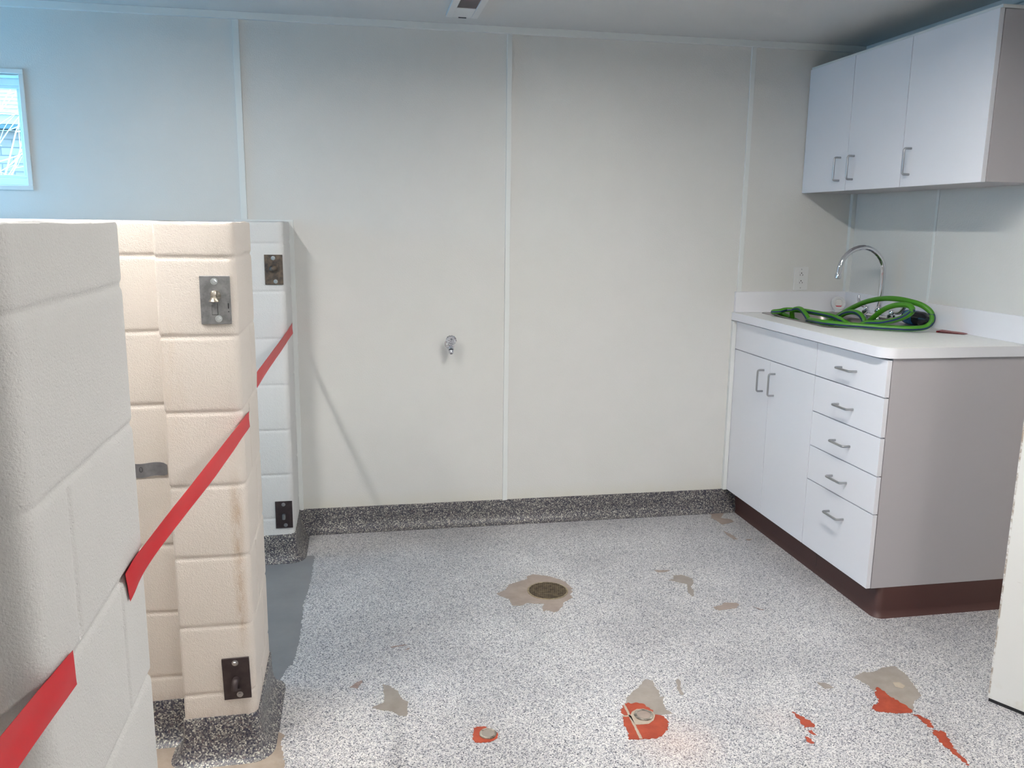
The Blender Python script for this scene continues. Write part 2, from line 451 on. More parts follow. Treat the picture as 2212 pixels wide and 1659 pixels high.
NM = {'b': ('skimmed_patch', 'bare brown concrete showing through the flake floor'), 'g': ('skimmed_patch', 'bare grey-brown concrete showing through the flake floor'),
      'r': ('tile_patch', 'old terracotta tile showing through the flake floor'), 'l': ('grout_line', 'pale grout between the old tiles'),
      'd': ('scuff_mark', 'thin brown scuff in the flake floor')}
for k, poly in PATCHES:
    amp = {'b': 0.0022, 'g': 0.0025, 'r': 0.0045, 'l': 0.0008, 'd': 0.002}[k]
    obj(NM[k][0], flat(ragged(poly, amp), ZL[k]), M[k], floor, label=NM[k][1])
def rag_open(P, amp, step=0.008):
    out = []
    for a, c in zip(P, P[1:]):
        k = max(1, int(math.dist(a, c) / step))
        out += [(a[0] + (c[0] - a[0]) * j / k + random.uniform(-amp, amp), a[1] + (c[1] - a[1]) * j / k) for j in range(k)]
    return out + [P[-1]]
g = [(XL, -0.30), (1.622, -0.304), (1.618, -0.563), (1.6, -0.831), (1.604, -1.065), (1.593, -1.268), (1.572, -1.31), (1.55, -1.40), (1.40, -1.50), (XL, -1.50)]
g = [g[0]] + rag_open(g[1:7], 0.004) + g[7:]
obj('stall_slab', flat(g, 0.0008), M['grey_slab'], floor, label='smooth grey coating inside the far stall')
g = [(XL, -1.60), (1.50, -1.60), (1.594, -1.70), (1.585, -1.74), (1.600, -1.80), (1.606, -1.87), (1.59, -2.1), (1.60, -2.4), (1.57, -2.78), (XL, -2.78)]
g = g[:2] + rag_open(g[2:9], 0.004) + g[9:]
obj('stall_slab', flat(g, 0.0008), M['brown_slab'], floor, label='bare brown concrete inside the near stall')

# --- trims of the wall panels
def batten(n, x0, x1, y0, y1, z0, z1):
    struct('trim_%d' % n, B(x0, x1, y0, y1, z0, z1, bev=0.0015), M['trim'])
S1, S2, S3 = 1.3439, 2.5643, 3.7819
batten(1, S1 - 0.014, S1 + 0.014, -0.008, 0.001, HP, CH - 0.03)
batten(2, S2 - 0.012, S2 + 0.012, -0.008, 0.001, 0.12, CH - 0.03)
batten(3, S3 - 0.012, S3 + 0.012, -0.008, 0.001, 0.12, CH - 0.03)
batten(4, XL, XR, -0.020, 0.001, CH - 0.030, CH)                       # along the ceiling, far wall
batten(5, XR - 0.020, XR + 0.001, YF, -0.02, CH - 0.030, CH)           # along the ceiling, right wall
batten(6, XR - 0.024, XR + 0.001, -0.024, 0.001, ZC + 0.106, CH - 0.03)   # corner
batten(7, XR - 0.004, XR + 0.001, -0.656, -0.640, ZC + 0.106, CH - 0.03)
batten(8, 1.534, 1.560, -0.012, 0.001, 0.12, HP + 0.008)               # edge where block meets panel
batten(9, 1.30, 1.560, -0.014, 0.001, HP + 0.001, HP + 0.010)
batten(10, 3.751, 3.772, -0.022, 0.001, 0.124, ZC - 0.045)             # scribe strip beside the base unit

def cove_profile(h):
    return [(0.0035, h), (0.006, h - 0.006), (0.007, h * 0.55), (0.011, h * 0.33), (0.020, h * 0.18), (0.029, h * 0.08), (0.040, h * 0.02), (0.047, 0.0)]
bm = bmesh.new()
pr = cove_profile(0.1224)
NX = 90
rows = []
for i in range(NX + 1):
    x = 1.545 + (3.852 - 1.545) * i / NX
    row = []
    for j, (d, z) in enumerate(pr):
        zz = z + (random.uniform(-0.0015, 0.0015) if j == 0 else 0)
        row.append(bm.verts.new((x, -d, zz)))
    row.append(bm.verts.new((x, 0.0, 0.0))); row.append(bm.verts.new((x, 0.0, 0.1224)))
    rows.append(row)
for a, b in zip(rows, rows[1:]):
    for j in range(len(a)):
        k = (j + 1) % len(a)
        bm.faces.new((a[j], b[j], b[k], a[k]))
bm.faces.new(rows[0]); bm.faces.new(rows[-1][::-1])
struct('baseboard_back', bm, M['cove'], smooth=40)

# --- window in the far wall
def win(n, x0, x1, z0, z1, plane, wall):
    """window set in the wall; plane 'y' (far wall) or 'x' (left wall)"""
    def bb(bm, a0, a1, d0, d1, zz0, zz1, bev=0.002):
        if plane == 'y': box(bm, a0, a1, d0, d1, zz0, zz1, bev=bev)
        else: box(bm, wall - d1, wall - d0, a0, a1, zz0, zz1, bev=bev)
    def ring(o, wdt, d0, d1, bev=0.002):
        bm = bmesh.new()
        a0, a1, b0, b1 = x0 + o, x1 - o, z0 + o, z1 - o
        bb(bm, a0, a1, d0, d1, b0, b0 + wdt, bev); bb(bm, a0, a1, d0, d1, b1 - wdt, b1, bev)
        bb(bm, a0, a0 + wdt, d0, d1, b0 + wdt, b1 - wdt, bev); bb(bm, a1 - wdt, a1, d0, d1, b0 + wdt, b1 - wdt, bev)
        return bm
    f = struct('window_%d' % n, ring(-0.020, 0.020, -0.010, 0.012), M['trim'])
    obj('reveal_lining', ring(0.0, 0.006, 0.012, WT), M['trim'], f)
    obj('window_frame', ring(0.006, 0.028, 0.085, 0.135), M['plastic'], f)
    obj('sash', ring(0.034, 0.014, 0.095, 0.125), M['plastic'], f)
    bm = bmesh.new(); bb(bm, x0 + 0.044, x1 - 0.044, 0.108, 0.112, z0 + 0.044, z1 - 0.044, 0)
    obj('window_pane', bm, M['glass'], f)
gm = D.materials.new('window_glass'); gm.use_nodes = True
nt = gm.node_tree; nt.nodes.clear()
o_ = nt.nodes.new('ShaderNodeOutputMaterial'); mx = nt.nodes.new('ShaderNodeMixShader')
tr = nt.nodes.new('ShaderNodeBsdfTransparent'); gl = nt.nodes.new('ShaderNodeBsdfGlossy')
gl.inputs['Roughness'].default_value = 0.02; mx.inputs[0].default_value = 0.07
nt.links.new(tr.outputs[0], mx.inputs[1]); nt.links.new(gl.outputs[0], mx.inputs[2]); nt.links.new(mx.outputs[0], o_.inputs[0])
M['glass'] = gm
win(1, WX0, WX1, WZ0, WZ1, 'y', 0)
win(2, V0, V1, VZ0, VZ1, 'x', XL)
for nm, loc, rot, sx, sy in (('portal', ((WX0 + WX1) / 2, WT + 0.02, (WZ0 + WZ1) / 2), (math.radians(-90), 0, 0), WX1 - WX0, WZ1 - WZ0),
                             ('portal', (XL - WT - 0.02, (V0 + V1) / 2, (VZ0 + VZ1) / 2), (math.radians(-90), 0, math.radians(90)), V1 - V0, VZ1 - VZ0)):
    ld = D.lights.new(nm, 'AREA'); ld.shape = 'RECTANGLE'; ld.size = sx; ld.size_y = sy
    ld.cycles.is_portal = True
    lo = D.objects.new(nm, ld); COL.objects.link(lo); lo.location = loc; lo.rotation_euler = rot

# --- outside the far window: a neighbouring building and a bare bush
ob = mat('grey_brick', (0.42, 0.36, 0.38), 0.8); t = NT(ob)
br = t.n('ShaderNodeTexBrick', Scale=1.0)
mp = t.n('ShaderNodeMapping'); mp.inputs['Rotation'].default_value = (math.radians(90), 0, 0)
t.l(t.pos, mp.inputs[0]); t.l(mp.outputs[0], br.inputs['Vector'])
for k, v in (('Brick Width', 0.21), ('Row Height', 0.075), ('Mortar Size', 0.006)): br.inputs[k].default_value = v
br.inputs['Color1'].default_value = (0.15, 0.075, 0.06, 1); br.inputs['Color2'].default_value = (0.20, 0.10, 0.08, 1); br.inputs['Mortar'].default_value = (0.08, 0.045, 0.035, 1)
t.col(br.outputs['Color'])
sh = m_mottle('roof_shingle', (0.13, 0.07, 0.055), (0.20, 0.10, 0.08), 22, 0.8)
lt = mat('pale_fascia', (0.26, 0.14, 0.10), 0.5)
bd = thing('neighbouring_building', (-1.5, 5.0, 0), 'brick building with a shingled roof seen through the window', 'building')
obj('brick_wall', B(-4.5, 1.5, 5.0, 5.2, 0, 2.33), ob, bd)
obj('gutter', B(-4.6, 1.6, 4.86, 5.0, 2.33, 2.37, bev=0.008), M['black'], bd)
obj('fascia', B(-4.6, 1.6, 4.90, 5.0, 2.38, 2.47, bev=0.004), lt, bd)
bm = bmesh.new()
for k in range(14):                                   # overlapping shingle courses up the slope
    y = 4.84 + k * 0.12; z = 2.47 + k * 0.05
    vs = [bm.verts.new(p) for p in ((-4.7, y, z + 0.012), (1.7, y, z + 0.012), (1.7, y + 0.13, z + 0.060), (-4.7, y + 0.13, z + 0.060))]
    bm.faces.new(vs)
    vs = [bm.verts.new(p) for p in ((-4.7, y, z), (1.7, y, z), (1.7, y, z + 0.012), (-4.7, y, z + 0.012))]
    bm.faces.new(vs)
obj('roof', bm, sh, bd)
struct('ground_outside', B(-9, 8, 0.4, 12, -0.25, -0.15), m_mottle('grass_outside', (0.10, 0.12, 0.08), (0.2, 0.2, 0.14), 3, 0.9))
bark = mat('pale_bark', (0.62, 0.60, 0.56), 0.7)
bm = bmesh.new()
rr = random.Random(5)
def branch(p, d, L, r, depth):
    pts = [Vector(p)]; d = Vector(d).normalized()
    for k in range(6):
        d = (d + Vector((rr.uniform(-1, 1), rr.uniform(-1, 1), rr.uniform(-0.8, 0.5))) * 0.16).normalized()
        pts.append(pts[-1] + d * L / 6)
    sweep(bm, pts, [r * (1 - 0.11 * k) for k in range(7)], 6)
    if depth:
        for k in (2, 3, 4, 5, 6):
            if rr.random() < 0.85:
                nd = (d + Vector((rr.uniform(-1, 1), rr.uniform(-0.6, 0.6), rr.uniform(-0.9, 0.9))) * 0.9)
                branch(pts[k], nd, L * 0.55, r * 0.55, depth - 1)
for q in range(9):
    branch((-0.75 + rr.uniform(-0.1, 0.1), 2.4 + rr.uniform(-0.15, 0.15), 0.9), (rr.uniform(-0.35, 0.45), rr.uniform(-0.2, 0.2), 1.0), 1.5, 0.009, 2)
sweep(bm, [(-0.75, 2.4, -0.15), (-0.76, 2.41, 0.4), (-0.75, 2.4, 0.95)], [0.04, 0.035, 0.03], 8)
tag(obj('bare_bush', bm, bark, smooth=60), 'leafless bush with pale branches outside the window', 'bush')

# ================================================================== BLOCK STALLS
JOINTS = [1.420 - 0.2032 * k for k in range(7)]
def outline(corners, grooves=()):
    """corners (x,y,r) counter-clockwise. -> list of (x,y,nx,ny,tag)"""
    n = len(corners); out = []
    C2 = [Vector((c[0], c[1])) for c in corners]
    for i in range(n):
        a, b, c = C2[i - 1], C2[i], C2[(i + 1) % n]
        d0 = (b - a).normalized(); d1 = (c - b).normalized()
        n0 = Vector((d0.y, -d0.x)); n1 = Vector((d1.y, -d1.x)); r = corners[i][2]
        if r > 0:
            cc = b - n0 * r - n1 * r
            for k in range(7):
                q = k / 6 * math.pi / 2
                nn = n0 * math.cos(q) + n1 * math.sin(q)
                out.append((*(cc + nn * r), *nn, None))
            s = r
        else:
            m_ = (n0 + n1); m_ = m_ / (m_.dot(n0))
            out.append((b.x, b.y, m_.x, m_.y, None)); s = 0
        L = (c - b).length; e = L - corners[(i + 1) % n][2]
        S = [s + (e - s) * k / max(1, int((e - s) / 0.09)) for k in range(1, max(1, int((e - s) / 0.09)))]
        S = [(v, None) for v in S]
        if e - s > 0.05: S += [(s + 0.006, None), (e - 0.006, None)]
        for gi, (ei, pos, par) in enumerate(grooves):
            if ei == i:
                S = [v for v in S if abs(v[0] - pos) > 0.016]
                S += [(pos + o, (gi, o) if abs(o) < 0.01 else None) for o in (-0.012, -0.008, -0.005, -0.002, 0.002, 0.005, 0.008, 0.012)]
        for v, tg in sorted(S, key=lambda q: q[0]):
            p = b + d1 * v
            out.append((p.x, p.y, n1.x, n1.y, tg))
    return out

def masonry(parent, corners, m, grooves=(), top=HP, skip=()):
    pts = outline(corners, grooves)
    R = [(top, 0.005, -1), (top - 0.002, 0.0015, -1), (top - 0.006, 0.0, 0), (top - 0.010, 0.0, 0)]
    for j, z in enumerate(JOINTS):
        R += [(z + 0.0130, 0.0, j), (z + 0.0080, 0.0003, j), (z + 0.0050, 0.0018, None), (z + 0.002, 0.0042, None), (z - 0.003, 0.0044, None), (z - 0.0075, 0.0012, None), (z - 0.0105, 0.0003, j + 1), (z - 0.0155, 0.0, j + 1)]
    R += [(0.0, 0.0, len(JOINTS))]
    bm = bmesh.new(); rings = []
    for z, ins, course in R:
        ring = []
        for q, (x, y, nx, ny, tg) in enumerate(pts):
            d = ins
            dz = 0.0
            if ins > 0 and course is None:
                d *= 0.75 + 0.5 * noise.noise(Vector((x * 9, y * 9, z * 5)))
            if z > 0.01: dz = 0.0028 * noise.noise(Vector((x * 14 + 3, y * 14, round(z * 4))))
            if course == -1 and top == HP: dz += 0.0016 * noise.noise(Vector((x * 60, y * 60, 2)))
            if tg and course is not None and course >= 0:
                gi, o = tg
                par = grooves[gi][2]
                if course % 2 == par and course not in skip:
                    d = max(d, {0.008: 0.0, 0.005: 0.0014, 0.002: 0.0030}[abs(o)])
            ring.append(bm.verts.new((x - nx * d, y - ny * d, z + dz)))
        rings.append(ring)
    n = len(pts)
    for a, b in zip(rings, rings[1:]):
        for k in range(n):
            bm.faces.new((a[k], a[(k + 1) % n], b[(k + 1) % n], b[k]))
    bm.faces.new(rings[0]); bm.faces.new(rings[-1][::-1])
    return obj('blockwork', bm, m, parent, smooth=35)

def cove(parent, corners, h, skipedge=()):
    pts = outline(corners)
    bm = bmesh.new(); rings = []
    for d, z in [(-0.002, h)] + cove_profile(h):
        ring = []
        for (x, y, nx, ny, tg) in pts:
            dz = random.uniform(-0.002, 0.002) if z == h else 0
            ring.append(bm.verts.new((x + nx * d, y + ny * d, z + dz)))
        rings.append(ring)
    n = len(pts)
    for a, b in zip(rings, rings[1:]):
        for k in range(n):
            bm.faces.new((a[k], a[(k + 1) % n], b[(k + 1) % n], b[k]))
    return obj('cove_base', bm, M['cove'], parent, smooth=50, label='dark flake cove along the foot')

RB = 0.026
# near stall wall
t1 = thing('stall_partition', (1.0, -2.96, 0), 'nearest white painted block stall wall, cut off by the left edge of the photo', 'partition', 'painted block stall walls')
cn = [(XL, -3.06, 0), (1.29, -3.06, 0), (1.29, -3.168, 0.0), (1.50, -3.168, RB), (1.50, -2.742, 0.012), (1.29, -2.742, 0), (1.29, -2.85, 0), (XL, -2.85, 0)]
masonry(t1, cn, M['block_near'], grooves=((3, 0.125, 0), (3, 0.30, 1)), skip=(0, 1))
cove(t1, cn, 0.125)
# middle stall wall
t2 = thing('stall_partition', (1.0, -1.59, 0), 'middle cream block stall wall with a bare grey steel plate near its top and a black one at its foot', 'partition', 'painted block stall walls')
cm = [(XL, -1.665, 0), (1.332, -1.665, 0), (1.332, -1.778, 0.008), (1.530, -1.778, RB), (1.530, -1.405, RB), (1.332, -1.405, 0), (1.332, -1.51, 0), (XL, -1.51, 0)]
masonry(t2, cm, M['block_mid'], grooves=((3, 0.235, 0), (3, 0.14, 1)), skip=(0, 1))
cove(t2, cm, 0.128)
# far stall pier against the panels
t3 = thing('stall_partition', (1.0, -0.20, 0), 'farthest white block stall wall, standing against the panelled wall', 'partition', 'painted block stall walls')
cf = [(XL, -0.23, 0), (1.33, -0.23, 0), (1.33, -0.340, 0.008), (1.540, -0.340, RB), (1.540, -0.001, 0), (XL, -0.001, 0)]
masonry(t3, cf, M['block_far'])
cove(t3, cf, 0.125)

# ------------------------------------------------------------------ latch plates
def plate(x0, x1, y, z0, z1, m, tilt, pin, boltm, label, slot=False):
    cx, cz = (x0 + x1) / 2, (z0 + z1) / 2
    r = thing('latch_plate', (cx, y, cz), label, 'latch plate', 'steel latch plates bolted to the stall piers')
    obj('plate', B(x0, x1, y - 0.0055, y, z0, z1, bev=0.0008), m, r)
    hz = (z1 - z0) / 2
    for sgn, dx in ((1, -0.001), (-1, 0.006)):
        bm = bmesh.new()
        bx, bz = cx + dx, cz + sgn * (hz - 0.014)
        lathe(bm, [(0.0088, 0.0), (0.0088, 0.0012), (0.006, 0.0014)], (bx, y - 0.0055, bz), (0, -1, 0), 20)
        lathe(bm, [(0.0060, 0.0012), (0.0062, 0.0055), (0.0050, 0.0068), (0.0, 0.0068)], (bx, y - 0.0055, bz), (0, -1, 0), 6)
        obj('bolt', bm, boltm, r)
    bm = bmesh.new()
    yb = y - 0.0055
    if pin == 'bell':           # welded upright gudgeon, flared at its open foot
        lathe(bm, [(0.0, 0.015), (0.006, 0.0145), (0.0088, 0.010), (0.0080, 0.0), (0.0088, -0.006), (0.0125, -0.0105), (0.0135, -0.0125), (0.0105, -0.0135), (0.0, -0.0125)],
              (cx - 0.002, yb - 0.010, cz + 0.010), (0, 0, 1), 24)
        lathe(bm, [(0.0135, 0.0), (0.0120, 0.004), (0.0075, 0.011), (0.0, 0.012)], (cx + 0.001, yb + 0.0005, cz + 0.012), (0, -1, 0), 18)
        mm = M['weld']
    elif pin == 'hook':         # bent-up stud
        sweep(bm, catmull([(cx - 0.001, yb + 0.002, cz - 0.002), (cx - 0.002, yb - 0.016, cz - 0.001), (cx - 0.003, yb - 0.024, cz - 0.008), (cx - 0.004, yb - 0.026, cz - 0.020)], 5),
              [0.0095] * 8 + [0.0088] * 8, 14)
        lathe(bm, [(0.0120, 0.0), (0.0125, 0.002), (0.0105, 0.004), (0.0, 0.004)], (cx - 0.003, yb - 0.006, cz - 0.030), (0, 0.25, 1), 20)
        mm = M['plate_dark']
    elif pin == 'dome':
        lathe(bm, [(0.0165, -0.006), (0.0150, 0.002), (0.0100, 0.008), (0.004, 0.011), (0.0, 0.0115)], (cx - 0.002, yb - 0.008, cz + 0.008), (0, -0.35, 1), 22)
        lathe(bm, [(0.006, 0.0), (0.006, 0.012), (0.0, 0.012)], (cx - 0.002, yb + 0.001, cz + 0.006), (0, -1, 0), 14)
        mm = M['plate_rust']
    else:
        box(bm, cx - 0.007, cx + 0.007, yb - 0.022, yb, cz - 0.018, cz + 0.006, bev=0.004, seg=3)
        mm = M['plate_grey']
    obj('stud', bm, mm, r, smooth=40)
    if slot:
        bm = bmesh.new()
        for a in ((cx - 0.010, cx - 0.0093, cz - 0.038, cz - 0.012), (cx + 0.004, cx + 0.0052, cz - 0.038, cz - 0.008), (cx - 0.010, cx + 0.005, cz - 0.0385, cz - 0.0372)):
            box(bm, a[0], a[1], yb - 0.0006, yb, a[2], a[3])
        obj('slot_outline', bm, M['black'], r)
        bm = bmesh.new()
        box(bm, cx + 0.030, cx + 0.0328, yb - 0.0006, yb + 0.001, cz - 0.022, cz - 0.008)
        box(bm, cx + 0.030, cx + 0.033, yb - 0.0006, yb + 0.001, cz - 0.031, cz - 0.029)
        obj('ink_mark', bm, M['black'], r)
    r.rotation_euler = (0, math.radians(tilt), 0)
    return r
plate(1.4395, 1.5145, -1.778, 1.249, 1.3735, M['plate_grey'], 0, 'bell', M['zinc'], 'bare grey steel latch plate high on the middle stall pier', slot=True)
plate(1.4415, 1.5155, -1.778, 0.181, 0.306, M['plate_dark'], -1.2, 'hook', M['steel'], 'black steel latch plate with a hooked stud at the foot of the middle stall pier')
plate(1.4575, 1.5325, -0.340, 1.247, 1.3735, M['plate_rust'], 0, 'dome', M['zinc'], 'dirty dark steel latch plate high on the farthest stall pier')
plate(1.4590, 1.5330, -0.340, 0.156, 0.281, M['plate_dark'], 0, 'lug', M['steel'], 'black steel latch plate near the floor on the farthest stall pier')

# grey tape on the recessed blockwork of the middle stall wall
bm = bmesh.new()
N = 24; top_, bot_ = [], []
for i in range(N + 1):
    x = 1.10 + 0.206 * i / N
    wv = 0.0022 * math.sin(x * 75)
    e = max(0, (x - 1.290) / 0.016)
    hh = 0.0195 * math.sqrt(max(0.10, 1 - e * e * 0.5)) - 0.001
    yy = -1.6668 - 0.0012 * (1 + math.sin(x * 90))
    top_.append((x, yy, 0.832 + hh + wv)); bot_.append((x, yy, 0.830 - hh + wv * 1.5))
va = [bm.verts.new(p) for p in top_]; vb = [bm.verts.new(p) for p in bot_]
for i in range(N): bm.faces.new((va[i], va[i + 1], vb[i + 1], vb[i]))
r_ = bmesh.ops.extrude_face_region(bm, geom=bm.faces[:])
bmesh.ops.translate(bm, verts=[v for v in r_['geom'] if isinstance(v, bmesh.types.BMVert)], vec=(0, 0.0010, 0))
tp = thing('cloth_tape', (1.2, -1.667, 0.83), 'short strip of grey cloth tape stuck on the recessed blocks of the middle stall wall', 'tape')
obj('strip', bm, M['tape_grey'], tp, smooth=60)
bm = bmesh.new()
sweep(bm, [(1.238 + 0.004 * math.cos(a), -1.6705, 0.833 + 0.007 * math.sin(a)) for a in [k * 0.5 for k in range(14)]], 0.0007, 6)
obj('pen_mark', bm, M['black'], tp, label='hand-drawn black mark')

# ------------------------------------------------------------------ red ribbons
def ribbon(top, bot, label, twist=None, sag=0.0):
    """top / bot: polylines of the ribbon's two edges"""
    A = catmull(top, 16); Bt = catmull(bot, 16)
    bm = bmesh.new(); ra, rb = [], []; W = 6; rows = []
    n = len(A)
    for i, (a, b) in enumerate(zip(A, Bt)):
        t_ = i / (n - 1)
        row = []
        for k in range(W + 1):
            u = k / W
            p = a.lerp(b, u)
            p = p + Vector((0.0016 * math.sin(u * math.pi) * math.sin(t_ * 17) + 0.0012 * noise.noise(Vector((t_ * 8, u * 2, 1))), 0, -sag * math.sin(t_ * math.pi)))
            row.append(bm.verts.new(p))
        rows.append(row)
    for r0, r1 in zip(rows, rows[1:]):
        for k in range(W): bm.faces.new((r0[k], r0[k + 1], r1[k + 1], r1[k]))
    NORECALC.add('caution_ribbon')
    bmesh.ops.recalc_face_normals(bm, faces=bm.faces[:])
    r2 = bmesh.ops.extrude_face_region(bm, geom=bm.faces[:])
    bmesh.ops.translate(bm, verts=[v for v in r2['geom'] if isinstance(v, bmesh.types.BMVert)], vec=(0.0004, 0, 0))
    bmesh.ops.recalc_face_normals(bm, faces=bm.faces[:])
    o = obj('caution_ribbon', bm, M['red_tape'], None, smooth=60, origin=tuple(A[0]))
    return tag(o, label, 'tape', 'red ribbons strung across the stall openings')
ribbon([(1.5035, -3.088, 1.027), (1.507, -3.30, 1.053), (1.515, -3.60, 1.080), (1.52, -4.25, 1.13)],
       [(1.5025, -3.082, 0.981), (1.507, -3.27, 1.002), (1.515, -3.57, 1.030), (1.52, -4.25, 1.085)],
       'red ribbon stuck on the nearest stall wall and leaving at the lower left corner')
ribbon([(1.5035, -2.860, 1.0215), (1.507, -2.75, 1.026), (1.520, -2.20, 1.008), (1.533, -1.775, 0.997), (1.5325, -1.667, 0.990)],
       [(1.5030, -2.844, 0.973), (1.507, -2.70, 0.986), (1.527, -2.20, 0.970), (1.533, -1.755, 0.951), (1.5325, -1.664, 0.945)],
       'long red ribbon strung from the nearest stall wall to the middle one')
ribbon([(1.528, -1.402, 1.055), (1.534, -1.10, 1.056), (1.540, -0.60, 1.053), (1.5425, -0.30, 1.052), (1.5425, -0.066, 1.052)],
       [(1.526, -1.402, 1.004), (1.532, -1.10, 1.010), (1.540, -0.60, 1.008), (1.5425, -0.30, 1.006), (1.5425, -0.040, 0.999)],
       'short red ribbon strung from the middle stall wall to the farthest one')

# ================================================================== BASE UNIT
DT = 0.020
YL = -1.290                                    # free end of the base unit
bu = thing('base_cabinet', ((XF + XR) / 2, YL / 2, 0), 'white laminate base cabinet with two doors and five drawers under the worktop', 'cabinet')
obj('end_panel', B(XF + DT + 0.003, XR - 0.002, YL + 0.004, YL + 0.022, 0.124, ZC - 0.041, bev=0.0008), M['laminate_side'], bu, label='white end panel, its shade put into the colour')
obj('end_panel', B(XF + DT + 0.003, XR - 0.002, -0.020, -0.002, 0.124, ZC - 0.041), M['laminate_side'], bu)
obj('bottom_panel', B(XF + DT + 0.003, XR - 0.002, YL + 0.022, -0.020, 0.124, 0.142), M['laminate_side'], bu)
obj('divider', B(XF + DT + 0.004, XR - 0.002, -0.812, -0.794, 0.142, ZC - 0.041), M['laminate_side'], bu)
obj('gap_shade', B(XF + DT, XF + DT + 0.0035, YL + 0.012, -0.012, 0.130, ZC - 0.046), M['gap'], bu)  # dark sheet behind the fronts, standing for the shade in their gaps
# brown vinyl skirting with its own toe, in three lengths
KX, KY = XF + 0.062, YL + 0.006
bm = bmesh.new()
prof = [(0.0, 0.124), (0.0025, 0.120), (0.003, 0.030), (0.006, 0.014), (0.014, 0.005), (0.018, 0.0), (0.0, 0.0)]
path = [(KX, -0.002), (KX, KY + 0.02)]
arc = [(KX + 0.02 - 0.02 * math.cos(a), KY + 0.02 - 0.02 * math.sin(a)) for a in [k * math.pi / 12 for k in range(7)]]
nrm = [(-1, 0), (-1, 0)] + [(-math.cos(k * math.pi / 12), -math.sin(k * math.pi / 12)) for k in range(7)] + [(0, -1)]
path = path + arc + [(XR - 0.002, KY)]
rows = []
for (x, y), (nx, ny) in zip(path, nrm):
    rows.append([bm.verts.new((x + nx * d, y + ny * d, z)) for d, z in prof])
for a, b in zip(rows, rows[1:]):
    for j in range(len(prof) - 1): bm.faces.new((a[j], b[j], b[j + 1], a[j + 1]))
obj('vinyl_skirting', bm, M['vinyl'], bu, smooth=40, label='dark brown vinyl skirting at the foot')
obj('plinth', B(KX + 0.004, XR - 0.004, KY + 0.006, -0.004, 0.0, 0.1235), M['gap'], bu)
obj('skirting_joint', B(KX - 0.0036, KX - 0.0028, -0.836, -0.835, 0.004, 0.122), M['black'], bu)

G = 0.0020
def front(name, y0, y1, z0, z1, handle=None, lab=None):
    o = obj(name, B(XF, XF + DT - 0.0015, y0 + G, y1 - G, z0 + G, z1 - G, bev=0.0009), M['laminate'], bu, label=lab)
    if handle:
        hy, hz, ax = handle
        h = obj('handle', u_handle((XF, hy, hz), ax, (-1, 0, 0)), M['steel'], o, smooth=50, label='brushed steel bow handle')
    return o
YD, YS_ = -0.801, -0.401
Z5 = [1.033, 0.888, 0.733, 0.581, 0.4285, 0.124]
front('false_front', YD, -0.006, Z5[1], Z5[0])
front('door', YS_, -0.006, 0.124, Z5[1], (-0.342, 0.780, (0, 0, 1)))
front('door', YD, YS_, 0.124, Z5[1], (-0.453, 0.780, (0, 0, 1)))
for k in range(5):
    z1, z0 = Z5[k], Z5[k + 1]
    hz = [0.957, 0.804, 0.651, 0.498, 0.343][k]
    front('drawer', YL, YD, z0, z1, (-1.045, hz, (0, 1, 0)))

# ================================================================== WORKTOP
wt = thing('worktop', (4.07, -0.65, ZC), 'off-white laminate worktop with upstands running along both walls', 'worktop')
YC = -1.293
SX0, SX1, SY0, SY1 = 3.878, 4.338, -0.690, -0.050      # sink cut-out
def rrect(x0, x1, y0, y1, r, n=5):
    out = []
    for cx, cy, a0 in ((x1 - r, y1 - r, 0), (x0 + r, y1 - r, 90), (x0 + r, y0 + r, 180), (x1 - r, y0 + r, 270)):
        for k in range(n + 1):
            a = math.radians(a0 + 90 * k / n)
            out.append((cx + r * math.cos(a), cy + r * math.sin(a)))
    return out
R_ = 0.060
outer = [(XR - 0.001, -0.001), (XC, -0.001)]
for k in range(9):
    a = math.radians(180 + 90 * k / 8)
    outer.append((XC + R_ + R_ * math.cos(a), YC + R_ + R_ * math.sin(a)))
outer.append((XR - 0.001, YC))
bm = bmesh.new()
es = []
for poly in (outer, rrect(SX0 + 0.012, SX1 - 0.012, SY0 + 0.012, SY1 - 0.012, 0.03)):
    vs = [bm.verts.new((x, y, ZC)) for x, y in poly]
    es += [bm.edges.new((vs[i], vs[(i + 1) % len(vs)])) for i in range(len(vs))]
bmesh.ops.triangle_fill(bm, use_beauty=True, use_dissolve=True, edges=es)
r_ = bmesh.ops.extrude_face_region(bm, geom=bm.faces[:])
bmesh.ops.translate(bm, verts=[v for v in r_['geom'] if isinstance(v, bmesh.types.BMVert)], vec=(0, 0, -0.040))
obj('top', bm, M['worktop'], wt, smooth=30)
bm = bmesh.new()
pl = outer[1:]
a_ = [bm.verts.new((x - (0.0012 if i < 5 else 0.0006), y - (0 if i < 4 else 0.0012), ZC - 0.0012)) for i, (x, y) in enumerate(pl)]
b_ = [bm.verts.new((x - (0.0012 if i < 5 else 0.0006), y - (0 if i < 4 else 0.0012), ZC - 0.0400)) for i, (x, y) in enumerate(pl)]
for i in range(len(pl) - 1): bm.faces.new((a_[i], a_[i + 1], b_[i + 1], b_[i]))
r_ = bmesh.ops.extrude_face_region(bm, geom=bm.faces[:])
bmesh.ops.translate(bm, verts=[v for v in r_['geom'] if isinstance(v, bmesh.types.BMVert)], vec=(0.0009, 0.0009, 0))
obj('edge_band', bm, M['laminate'], wt, smooth=30)
obj('upstand', B(XC + 0.006, XR - 0.001, -0.020, -0.001, ZC, ZC + 0.106, bev=0.0015), M['laminate'], wt)
obj('upstand', B(XR - 0.020, XR - 0.001, YC + 0.004, -0.0205, ZC, ZC + 0.106, bev=0.0015), M['laminate'], wt)

